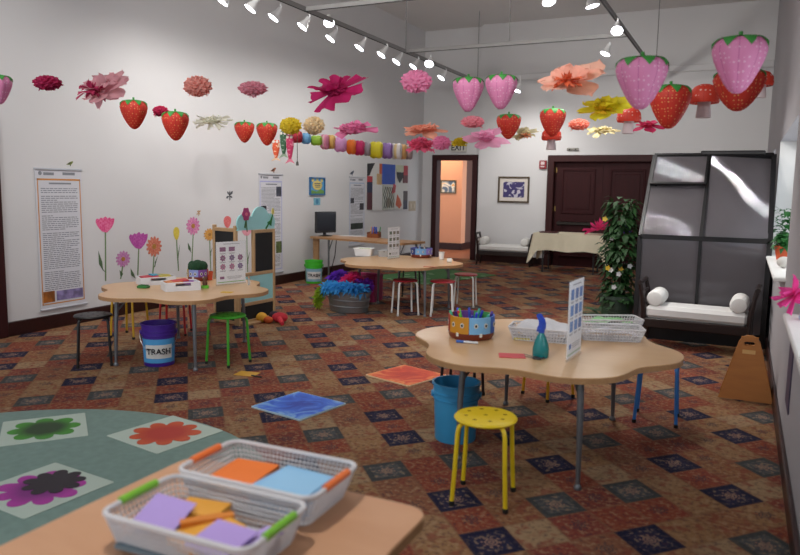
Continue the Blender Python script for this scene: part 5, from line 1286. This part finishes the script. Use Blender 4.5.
# wall decals: flowers, birds, small flying figure
def decal_flower(bx, by, wpx, hpx, sx_, sy__, kind, c, c2, label, leaf=None):
    b = onx(bx, by, XL); l = onx(bx - wpx / 2, by, XL); r = onx(bx + wpx / 2, by, XL); tp = onx(bx, by - hpx / 2, XL); bt = onx(bx, by + hpx / 2, XL)
    rw, rh = (r.y - l.y) / 2, (tp.z - bt.z) / 2; e = onx(sx_, sy__, XL)
    t = thing('flower_decal', label, 'wall decal', M=wallM((XL, b.y, b.z)), group='flower decals on the wall')
    dx, dz_ = e.y - b.y, e.z - b.z
    m = MB()
    if kind == 'tulip':
        for k in (0, 4, 1, 3, 2):
            a = (k - 2) * .30; o = []
            for j in range(18):
                q = 2 * PI * j / 18; lx, ly = .40 * rw * math.cos(q), .92 * rh * math.sin(q) * (1 + .06 * math.cos(5 * q)); ly += .92 * rh
                o.append((lx * math.cos(a) + ly * math.sin(a) * rw / rh * .95, -rh * .92 - lx * math.sin(a) * .5 + ly * (1 - .06 * abs(k - 2))))
            m.plate(o, .001 + .0006 * k, .003 + .0006 * k)
    elif kind == 'bud':
        m.plate([(rw * .9 * math.sin(q) * (1 - .25 * math.cos(q)), -rh * math.cos(q)) for q in [2 * PI * k / 24 for k in range(24)]], .001, .003)
    else:
        np_ = 13
        for k in range(np_):
            a = 2 * PI * k / np_; o = []
            for j in range(10):
                q = 2 * PI * j / 10; x, y = .62 + .38 * math.cos(q), .17 * math.sin(q); o.append((rw * (x * math.cos(a) - y * math.sin(a)), rh * (x * math.sin(a) + y * math.cos(a))))
            m.plate(o, .001 + .0004 * (k % 3), .003 + .0004 * (k % 3))
    n_ = NT('decal_print'); nz_ = n_.new('ShaderNodeTexNoise', {'Vector': n_.coord(), 'Scale': 40.0, 'Detail': 3.0})
    m.build('bloom', n_.done(n_.bsdf(Base_Color=n_.mix(n_.new('ShaderNodeMapRange', {0: nz_.outputs[0], 1: .35, 2: .65}).outputs[0], lin(c), lin(c2)), Roughness=.6)), t)
    if kind == 'daisy': MB().plate(circ(0, 0, rw * .26, rh * .26), .003, .005).build('bloom_center', mat('b8803a', .6, var=.3, scale=60), t)
    w_ = .009
    S = [(0, -rh * .8), (dx * .2, dz_ * .35), (dx * .6, dz_ * .7), (dx, dz_)]
    o = [(x - w_, y) for x, y in S] + [(x + w_, y) for x, y in S[::-1]]
    MB().plate(o, .0005, .0025).build('stem', mat('6f8a5c', .6), t)
    if leaf:
        for lx, ly, hl in leaf:
            L0 = onx(lx, ly, XL); ax, ay = L0.y - b.y, L0.z - b.z; k_ = ly; fr = max(0, min(1, ay / dz_)); bx_ = dx * fr
            hL = .5 * hl / 100
            MB().plate([(bx_, ay - hL), (ax - .015, ay - hL * .2), (ax - .02 * (1 if ax < bx_ else -1), ay + hL), (ax + .03 * (1 if ax < bx_ else -1), ay), ((ax + bx_) / 2, ay - hL * .8)], .001, .003).build('leaf', mat('55704c', .6, var=.2), t)
    return t
decal_flower(105, 224.5, 17, 17, 105.5, 281, 'tulip', 'd83a7c', 'e87aa4', 'pink tulip decal on a tall stem beside the orange-bordered banner', [(100, 262, 26)])
decal_flower(123, 259, 15, 17, 120.5, 279, 'daisy', 'b870a8', 'c890bc', 'low lilac aster decal between the pink and purple tulips', [(121, 274, 10)])
decal_flower(138.5, 240.5, 17, 18, 137.5, 279, 'tulip', 'a83a94', 'c060ac', 'purple tulip decal beside the coral daisy', [(132, 274, 14)])
decal_flower(154, 246.5, 16, 21, 152.6, 276, 'daisy', 'c0604c', 'd88a70', 'coral daisy decal next to the purple tulip', [(156.5, 262, 14)])
decal_flower(176.3, 233.5, 6.5, 13, 178.5, 271, 'bud', 'd0b838', 'dcc858', 'slim yellow tulip bud decal above the paper trays', [(179, 256, 30)])
decal_flower(193, 226, 14, 19, 191.5, 268, 'daisy', 'c060a0', 'e09ab8', 'pink daisy decal with an orange heart above the dark green plush', [(189, 248, 14)])
decal_flower(209.5, 234.5, 12, 13, 210.8, 272, 'daisy', 'c88a34', 'd8a45a', 'orange daisy decal just before the play stand', [(211.5, 252, 12)])
decal_flower(227.3, 222, 8, 12, 227.5, 236, 'bud', 'd05a5a', 'e08080', 'coral pink tulip bud decal over the narrow chalkboard', None)
decal_flower(246.7, 232, 9, 8, 247.5, 272, 'tulip', 'd88a98', 'e0a0ac', 'pale pink tulip decal seen through the gap in the play stand', [(249, 258, 20)])
def bird(px, py, wpx, c, c2, label, kind='bird'):
    b = onx(px, py, XL); r = onx(px + wpx / 2, py, XL); s_ = (r.y - b.y)
    t = thing('bird_decal' if kind == 'bird' else 'butterfly_decal', label, 'wall decal', M=wallM((XL, b.y, b.z)))
    if kind == 'bird':
        MB().plate([(-s_, -.25 * s_), (-.3 * s_, .2 * s_), (.25 * s_, .42 * s_), (.6 * s_, .5 * s_), (.8 * s_, .35 * s_), (.55 * s_, .05 * s_), (.2 * s_, -.3 * s_), (-.3 * s_, -.3 * s_)], .001, .003).build('body', mat(c, .6, var=.2), t)
        MB().plate([(-.75 * s_, -.1 * s_), (-.1 * s_, .25 * s_), (.25 * s_, .1 * s_), (-.2 * s_, -.15 * s_)], .003, .005).build('wing', mat(c2, .6), t)
        MB().tube([(.05 * s_, -.25 * s_, .003), (.05 * s_, -.55 * s_, .003)], .004, 6).build('leg', mat('3a3428', .6), t)
    else:
        for k, (a, l) in enumerate(((.7, 1.1), (2.3, .9), (-.5, .8), (3.6, 1.0))):
            MB().plate([(0, 0), (l * s_ * math.cos(a - .3) * .7, l * s_ * math.sin(a - .3) * .7), (l * s_ * math.cos(a), l * s_ * math.sin(a)), (l * s_ * math.cos(a + .3) * .7, l * s_ * math.sin(a + .3) * .7)], .001, .003).build('wing', mat(c2, .6, var=.2), t)
        MB().plate([(-.06 * s_, -.8 * s_), (.1 * s_, -.7 * s_), (.14 * s_, .6 * s_), (.0, .75 * s_), (-.08 * s_, .5 * s_)], .003, .006).build('body', mat(c, .6), t)
    return t
bird(70, 163.5, 8, '7a8a40', '4a4a38', 'small olive bird decal perched over the orange-bordered banner')
bird(273.5, 170, 6, 'a86a4a', '3a3432', 'small brown bird decal perched over the lilac-white banner')
bird(352, 173, 5, '5a6478', '3a3a44', 'tiny grey bird decal perched over the pale blue banner')
bird(229.5, 195.5, 8, '2a2a2e', '55585e', 'small dark winged decal alone above the narrow chalkboard', 'fly')
bird(198.5, 213, 5, 'b88a5a', 'c8a070', 'tiny tan butterfly decal above the pink daisy', 'fly')

# back wall
a, b = ony(498.8, 176.5, YB), ony(529, 203, YB); w_, h_ = b.x - a.x, a.z - b.z
t = thing('framed_picture', 'framed purple and white print on the wall over the far bench', 'picture', M=backM((a.x, YB, b.z)))
MB().plate(rect(0, 0, w_, h_), 0, .035, [rect(.035, .035, w_ - .035, h_ - .035)]).build('frame', wood('5a4a34', '3a2e20', 6, .4), t)
MB().plate(rect(.03, .03, w_ - .03, h_ - .03), .004, .012, [rect(w_ * .16, h_ * .2, w_ * .84, h_ * .8)]).build('mat_board', mat('d8d0c8', .7, var=.01), t)
n_ = NT('abstract_print'); nz_ = n_.new('ShaderNodeTexNoise', {'Vector': n_.coord(), 'Scale': 5.0, 'Detail': 1.0, 'Distortion': 2.2})
MB().plate(rect(w_ * .15, h_ * .19, w_ * .85, h_ * .81), .003, .006).build('print', n_.done(n_.bsdf(Base_Color=n_.mix(n_.new('ShaderNodeMapRange', {0: nz_.outputs[0], 1: .52, 2: .55}).outputs[0], lin('3a3068'), lin('c4c0cc')), Roughness=.4)), t)
a, b = ony(540, 160.5, YB), ony(546.8, 169, YB); w_, h_ = b.x - a.x, a.z - b.z
t = thing('fire_alarm', 'red fire alarm box on the wall beside the double door', 'fire alarm', M=backM((a.x, YB, b.z)))
MB().box((w_ / 2, h_ / 2, .03), (w_, h_, .06), b=.01).build('housing', mat('8e1f2a', .4), t)
MB().plate(rrect(w_ * .5, h_ * .35, .01, 3, w_ * .5, h_ * .68), .06, .07).build('strobe_lens', mat('d8c8c8', .3), t); MB().box((w_ / 2, h_ * .27, .066), (w_ * .5, h_ * .14, .012), b=.003).build('pull_bar', mat('d8d0d0', .4), t)
a, b = ony(451.5, 144, YD), ony(467, 152, YD); w_, h_ = b.x - a.x, a.z - b.z
t = thing('exit_sign', 'white EXIT sign over the hall doorway', 'sign', M=backM((a.x, YD, b.z)))
MB().box((w_ / 2, h_ / 2, .03), (w_, h_, .06), b=.008).build('housing', mat('d2d0c8', .4), t)
vs, fs = text_mesh('EXIT', h_ * .98, .003, .004); m = MB(); m.smooth = False; m.put([(w_ / 2 + v.x * .95, h_ * .5 + v.y, .062 + v.z) for v in vs], fs); m.build('lettering', mat('2a2a28', .5), t)
for k, px in enumerate((570, 576)):
    p = ony(px, 149.5, YB)
    if k: t = thing('wall_sensor', 'small dark sensor above the double door, the one nearer the greenhouse', 'sensor', M=backM((p.x, YB, p.z)))
    else: t = thing('wall_sensor', 'small dark sensor above the double door, the one nearer the fire alarm', 'sensor', M=backM((p.x, YB, p.z)))
    MB().box((0, 0, .02), (.12, .06, .04), b=.01).build('housing', mat('8a867e', .5), t); MB().ball((0, -.005, .045), .018, 10).build('eye', M_dark, t)
a, b = ony(441, 180, 17.2), ony(456, 193.5, 17.2); w_, h_ = b.x - a.x, a.z - b.z
t = thing('framed_picture', 'orange and grey framed picture on the peach hall wall', 'picture', M=backM((a.x, 17.2, b.z)))
MB().plate(rect(0, 0, w_, h_), 0, .03, [rect(.03, .03, w_ - .03, h_ - .03)]).build('frame', wood('6a6048', '4a4232', 6, .4), t)
n_ = NT('landscape_print'); nz_ = n_.new('ShaderNodeTexNoise', {'Vector': n_.coord(), 'Scale': 3.5, 'Detail': 2.0, 'Distortion': 1.0}); rr_ = n_.new('ShaderNodeValToRGB', {0: nz_.outputs[0]}); rr_.color_ramp.elements[0].position = .42; rr_.color_ramp.elements[0].color = lin('5a6a80'); rr_.color_ramp.elements[1].position = .58; rr_.color_ramp.elements[1].color = lin('e09a3a'); e_ = rr_.color_ramp.elements.new(.5); e_.color = lin('e8e0d0')
MB().plate(rect(.025, .025, w_ - .025, h_ - .025), .004, .008).build('print', n_.done(n_.bsdf(Base_Color=rr_.outputs[0], Roughness=.5)), t)

# ---------------------------------------------------------------- paper things hung across the room
def depth_of(W_, wpx): return FPX * W_ / wpx
M_leafcap = mat('3f9440', .6, var=.15, trans=.25)
def strawberry(px, py, wpx, hpx, pink, label, W_=.27, rz=0.0):
    d = depth_of(W_, wpx); H_ = W_ * hpx / wpx; p = at(px, py, d)
    t = thing('hanging_strawberry', label, 'paper strawberry', p, rz, 'pink paper strawberries' if pink else 'red paper strawberries')
    R0 = W_ / 2
    prof = [(.0001, -.5), (.16, -.485), (.34, -.42), (.56, -.28), (.78, -.08), (.93, .1), (1.0, .26), (.95, .38), (.78, .46), (.5, .495), (.2, .485), (.0001, .47)] if not pink else [(.0001, -.5), (.16, -.49), (.32, -.43), (.53, -.29), (.76, -.07), (.92, .11), (1.0, .26), (.97, .38), (.82, .46), (.5, .49), (.2, .48), (.0001, .46)]
    m = MB(); m.lathe([(a * R0, b * H_) for a, b in prof], 48, lobes=8, lobe=.06 if pink else .03)
    m.build('berry', seeded('dc8ab6', 'f2d8e6', 'b85890', 44) if pink else seeded('d03a2c', 'ecc47a', 'a02420', 44), t)
    c = MB()
    for k in range(8):
        a0 = 2 * PI * (k + .5) / 8
        up_ = [(a, b) for a, b in prof if b > (.16 if pink else .1)][::-1]
        def lf(u_, v_):
            q_ = v_ * (len(up_) - 1) * .98; i_ = int(q_); f_ = q_ - i_; r_ = (up_[i_][0] * (1 - f_) + up_[i_ + 1][0] * f_) * R0; z = (up_[i_][1] * (1 - f_) + up_[i_ + 1][1] * f_) * H_
            w_ = (u_ - .5) * .84 * (1 if v_ < .45 else (1 - ((v_ - .45) / .55) ** 1.3))
            return ((r_ + .005) * math.cos(a0 + w_), (r_ + .005) * math.sin(a0 + w_), z + .005)
        c.sheet(lf, 4, 10)
    c.tube([(0, 0, H_ * .49), (0, 0, H_ * .49 + .035)], .01, 8)
    c.build('leaf_cap', M_leafcap, t); return t
strawberry(-1, 90, 25, 28, True, 'pink paper strawberry half out of view beside the small crimson pompom', .2)
strawberry(468, 95, 31, 33, True, 'pink paper strawberry under the end of the track, first of the touching pair')
strawberry(501, 92.5, 32, 33, True, 'pink paper strawberry of the touching pair, beside the coral flower')
strawberry(641, 84, 51, 50, True, 'large pink paper strawberry next to the yellow flower')
strawberry(738.5, 66, 53, 54, True, 'largest pink paper strawberry hanging near the window wall')
strawberry(134, 115, 27, 28, False, 'red paper strawberry just below the dusty pink flower')
strawberry(175.5, 126.5, 27, 28, False, 'red paper strawberry beside the cream tissue spray')
strawberry(244.5, 132.5, 20, 20, False, 'small red paper strawberry, next but one to the fish streamers')
strawberry(267, 134.5, 21, 22, False, 'small red paper strawberry touching the fish streamers')
strawberry(508.5, 127, 24.5, 24, False, 'red paper strawberry under the touching pink pair')
strawberry(552.5, 123, 26, 27, False, 'red paper strawberry under the coral flower with a mushroom below it')
strawberry(669.5, 107.5, 41, 42, False, 'red paper strawberry between the yellow flower and the mushrooms', .29)
strawberry(738.5, 91, 50, 40, False, 'large red paper strawberry overlapped by the largest pink one', .31)
M_dot = None
def mushroom(px, py, wpx, label, W_=.22):
    d = depth_of(W_, wpx); p = at(px, py, d); t = thing('hanging_mushroom', label, 'paper mushroom', p, 0, 'red paper mushrooms'); r = W_ / 2
    MB().lathe([(.0001, -.02), (r * .5, -.03), (r * .92, -.045), (r, -.02), (r * .93, .035), (r * .65, .075), (r * .3, .09), (.0001, .092)], 32).build('cap', seeded('c83a26', 'e8dcd0', 'b02c1c', 30), t)
    MB().lathe([(.0001, -.15), (r * .46, -.15), (r * .48, -.14), (r * .40, -.06), (r * .42, -.03)], 24).build('stalk', mat('d4c4c6', .7, trans=.3), t); return t
mushroom(704.5, 97, 30, 'red dotted mushroom between the two red strawberries near the windows')
mushroom(761, 81, 24, 'red dotted mushroom closest to the window wall')
mushroom(629, 117, 24, 'red dotted mushroom under the yellow flower')
mushroom(551.5, 136, 20, 'small red dotted mushroom under a red strawberry')
def puff(px, py, wpx, hpx, c, label, W_=.35, n_=11, layers=4, seed=1, ruffle=.10, up=(-.5, 1.2), center=None, tip=2.0, D=None, wide=1.0, tilt=0, trans=.6, flare=False, core=0.0, face=0.0):
    d = depth_of(W_, wpx); p = at(px, py, d); t = thing('hanging_flower', label, 'paper flower', p, 0, 'tissue flowers hung across the room')
    o = tissue(W_, D or W_ * .8, W_ * hpx / wpx, n_, layers, seed, ruffle, up, wide, tip, flare, core, face).build('petals', mat(c, .75, var=.10, scale=12, trans=trans), t)
    if tilt: o.rotation_euler = (0, tilt, 0)
    if center:
        q = tissue(W_ * .42, W_ * .4, W_ * hpx / wpx * .5, 9, 3, seed + 50, .14, (-.6, 1.2)).build('center_petals', mat(center, .75, trans=.3), t); q.location = (0, -W_ * .2, -W_ * hpx / wpx * .12)
    return t
puff(47.5, 83, 33, 16, 'bc2c64', 'small crimson tissue pompom next to the big dusty pink flower', .26, 12, 4, 2, .14, (-1.0, 1.0), core=.86)
puff(102.5, 87.5, 64, 42, 'dca4ae', 'big dusty pink tissue flower with a crimson heart', .50, 9, 2, 3, .06, (.05, .6), 'b02c58', 1.6, wide=1.9, face=1.1)
puff(197.5, 86.5, 32, 22, 'f0b2a8', 'salmon tissue pompom hanging over the cream spray', .28, 10, 4, 4, .12, (-1.0, 1.1), core=.86)
puff(253, 89.5, 34, 17, 'eaaaba', 'bowl-shaped dusty rose tissue half pompom', .30, 12, 4, 5, .05, (-1.3, -.05), core=.82)
puff(335.5, 92, 68, 41, 'c0246a', 'large crimson tissue flower with drooping ragged petals', .58, 7, 2, 9, .12, (-.1, .8), None, 2.4, wide=1.5, flare=True, core=.35, face=.9)
puff(416.5, 81.5, 34, 24, 'f6aad0', 'bright pink tissue puff under the last track spotlights', .32, 10, 4, 7, .12, (-.9, 1.1), core=.86)
puff(571, 78, 70, 40, 'fabfac', 'large coral tissue flower with wide spread petals', .46, 6, 2, 8, .1, (.0, .7), 'dc6a44', 2, wide=1.6, face=.95)
puff(606, 108, 57, 28, 'fff03c', 'bright yellow tissue flower beside the large pink strawberry', .38, 7, 2, 9, .09, (.0, .8), 'd8b010', 2, wide=1.5, core=.4, face=.8)
puff(212, 122.5, 43, 17, 'fbf8e8', 'cream tissue spray between two red strawberries', .36, 10, 3, 10, .12, (-.3, .6), None, 2, flare=True, core=.4, face=.5)
puff(161, 112, 19, 13, 'd03064', 'tiny crimson tissue pompom above a red strawberry', .2, 10, 4, 11, .14, (-.9, 1.0), core=.7)
puff(290.5, 126, 25, 18, 'e4d03c', 'mustard yellow tissue puff over the fish streamers', .30, 10, 4, 12, .12, (-.9, 1.1), core=.86)
puff(314, 126, 24, 20, 'e8d6b4', 'beige tissue pompom over the pale paper lanterns', .30, 13, 5, 13, .08, (-1.3, 1.3), core=.9)
puff(356, 130, 49, 19, 'e080ac', 'mauve tissue flower stretched over the paper lantern row', .52, 6, 3, 14, .1, (-.3, .8), None, 2.4, wide=1.1, flare=True, core=.5, face=.7)
puff(424, 131, 52, 18, 'f6b49c', 'coral tissue flower above the end of the lantern row', .52, 7, 3, 15, .1, (-.3, .7), None, 2.2, wide=1.2, core=.5, face=.6)
puff(421, 145, 32, 17, 'ec6a92', 'deep pink tissue flower at the end of the lantern row', .34, 8, 3, 16, .12, (-.6, .9), core=.6)
puff(441, 143, 22, 15, 'f49cc8', 'pink tissue puff between the deep pink flower and the yellow puff', .28, 10, 4, 17, .12, (-.8, 1.0), core=.82)
puff(459.5, 141.5, 18, 12, 'dcc42c', 'small yellow tissue puff in front of the exit sign', .24, 9, 4, 18, .12, (-.8, 1.0), core=.6)
puff(486, 138.5, 44, 24, 'fab4d6', 'pink tissue flower with long petals beside the exit sign', .46, 7, 2, 19, .08, (.0, .8), None, 2, wide=1.5, core=.35, face=.9)
puff(472.5, 122, 26, 13, 'f6acba', 'rose tissue puff below the touching pink strawberries', .28, 9, 4, 20, .1, (-.7, .9), core=.82)
puff(527, 134, 30, 15, 'e0d8b4', 'cream tissue flower between two red strawberries under the coral flower', .34, 7, 2, 21, .1, (.0, .8), 'd8906a', wide=1.1, core=.4, face=.8)
puff(578.5, 125, 22, 13, 'f6ac98', 'small coral tissue puff below the yellow flower', .24, 10, 4, 22, .12, (-.7, 1.0), core=.82)
puff(604, 131, 34, 13, 'e4d8a8', 'cream tissue petals hanging under the yellow flower', .32, 8, 3, 25, .12, (-.5, .5), core=.4)
puff(649, 127, 30, 14, 'd83a6a', 'magenta tissue bow behind the large pink strawberry', .24, 5, 2, 23, .1, (-.2, .7), wide=1.1, core=.4, face=.7)
# row of round paper lanterns shaped like macarons
LAN = [(297, 137, 10, 12, 'b8283c', 'red'), (306, 138.5, 9, 11, '7ab4dc', 'light blue'), (316.5, 140.5, 11, 10, 'a8d04a', 'lime green'), (325, 142, 8, 15, 'd88aa8', 'rose pink, first of two pinks'), (331, 142, 8, 14, 'e0b868', 'honey yellow'), (340.5, 144.5, 12, 15, 'd8a0d0', 'lilac pink'), (351.5, 147, 9, 15, 'e8802c', 'orange'), (359.5, 148, 10, 15, 'cc2c70', 'magenta'), (367.3, 149, 7, 14, 'a8a0a8', 'grey'), (376.3, 150, 13, 17, 'dcd030', 'bright yellow'), (387.2, 150.8, 11, 16, '9a78b8', 'purple'), (396.7, 151.3, 11, 16, 'd8d4d4', 'white'), (403, 151.8, 7, 15, 'e0b070', 'peach'), (408.5, 152, 8, 15, 'b09a9a', 'taupe')]
d0, d1 = 9.4, 10.6
for k, (px, py, wp, hp, c, nm) in enumerate(LAN):
    d = d0 + (d1 - d0) * k / 13; p = at(px, py, d); r = hp / FPX * d / 2; wL = wp / FPX * d * .98
    t = thing('hanging_lantern', '%s macaron-shaped paper lantern in the hanging row' % nm, 'paper lantern', p, .25, 'macaron paper lanterns')
    P = [(.0001, -.5), (r * .55, -.5), (r * .85, -.44), (r * .98, -.3), (r, -.12)]
    Q = Matrix.Rotation(PI / 2, 4, 'Y')
    for s_ in (1, -1): MB().at(Q).lathe([(a, s_ * b * wL) for a, b in P], 32).build('shell', mat(c, .6, var=.06, trans=.35), t)
    MB().at(Q).lathe([(r * .9, -.14 * wL), (r * .93, -.06 * wL), (r * .9, 0), (r * .93, .06 * wL), (r * .9, .14 * wL)], 32).build('filling', mat({'white': 'e0c890', 'rose pink, first of two pinks': 'e8c8c8'}.get(nm, c), .6, trans=.35), t)
# fish streamers
def fish(px, py, hpx, c, c2, label, d=8.9):
    p = at(px, py, d); H_ = hpx / FPX * d; t = thing('hanging_fish', label, 'streamer', p, .3, 'hanging fish streamers'); n_ = NT('fish_scales'); v = n_.new('ShaderNodeTexVoronoi', {'Vector': n_.coord(), 'Scale': 28.0}); M_ = n_.done(n_.bsdf(Base_Color=n_.mix(n_.math('GREATER_THAN', v.outputs['Distance'], .66), lin(c), lin(c2)), Roughness=.6))
    r = .05
    MB().lathe([(.001, .5 * H_), (r * .8, .48 * H_), (r, .36 * H_), (r * .95, .1 * H_), (r * .6, -.2 * H_), (r * .35, -.34 * H_)], 20, sy=.6).build('body', M_, t)
    MB().plate([(-.3 * r, -.32 * H_), (.3 * r, -.32 * H_), (1.25 * r, -.5 * H_), (0, -.43 * H_), (-1.25 * r, -.5 * H_)], -.004, .004).build('tail_fin', mat(c2, .6), t).rotation_euler = (PI / 2, 0, 0)
    for s_ in (-1, 1): MB().at(Matrix.Translation((s_ * r * .45, -r * .5, .4 * H_)) @ Matrix.Rotation(PI / 2, 4, 'X')).lathe([(.018, 0), (.016, .006), (.0001, .008)], 12).build('eye', mat('e0dcd4', .5), t)
    o = t.children
    for ch in o:
        if ch.name.startswith('tail_fin'):
            # the plate is drawn in xz
            ch.rotation_euler = (PI / 2, 0, 0)
    return t
fish(276, 150.5, 21, 'd8542c', 'e8c0a0', 'orange fish streamer hanging under the small red strawberry')
fish(283.7, 144.5, 27, '2c5a3c', '8aa088', 'dark green fish streamer, middle one of the three', 8.8)
fish(290, 149, 29, 'b82858', 'd87a90', 'magenta fish streamer under the mustard yellow puff', 8.7)
p = at(297.3, 150, 8.8)
t = thing('hanging_pull_string', 'thin dark cord with a tassel hanging beside the fish streamers', 'cord', p)
MB().tube([(0, 0, .17), (0, 0, -.15)], .004, 6).build('string', mat('4a4844', .7), t); MB().lathe([(.003, -.13), (.014, -.15), (.02, -.19), (.0001, -.19)], 12).build('tassel', mat('5a5854', .7), t)
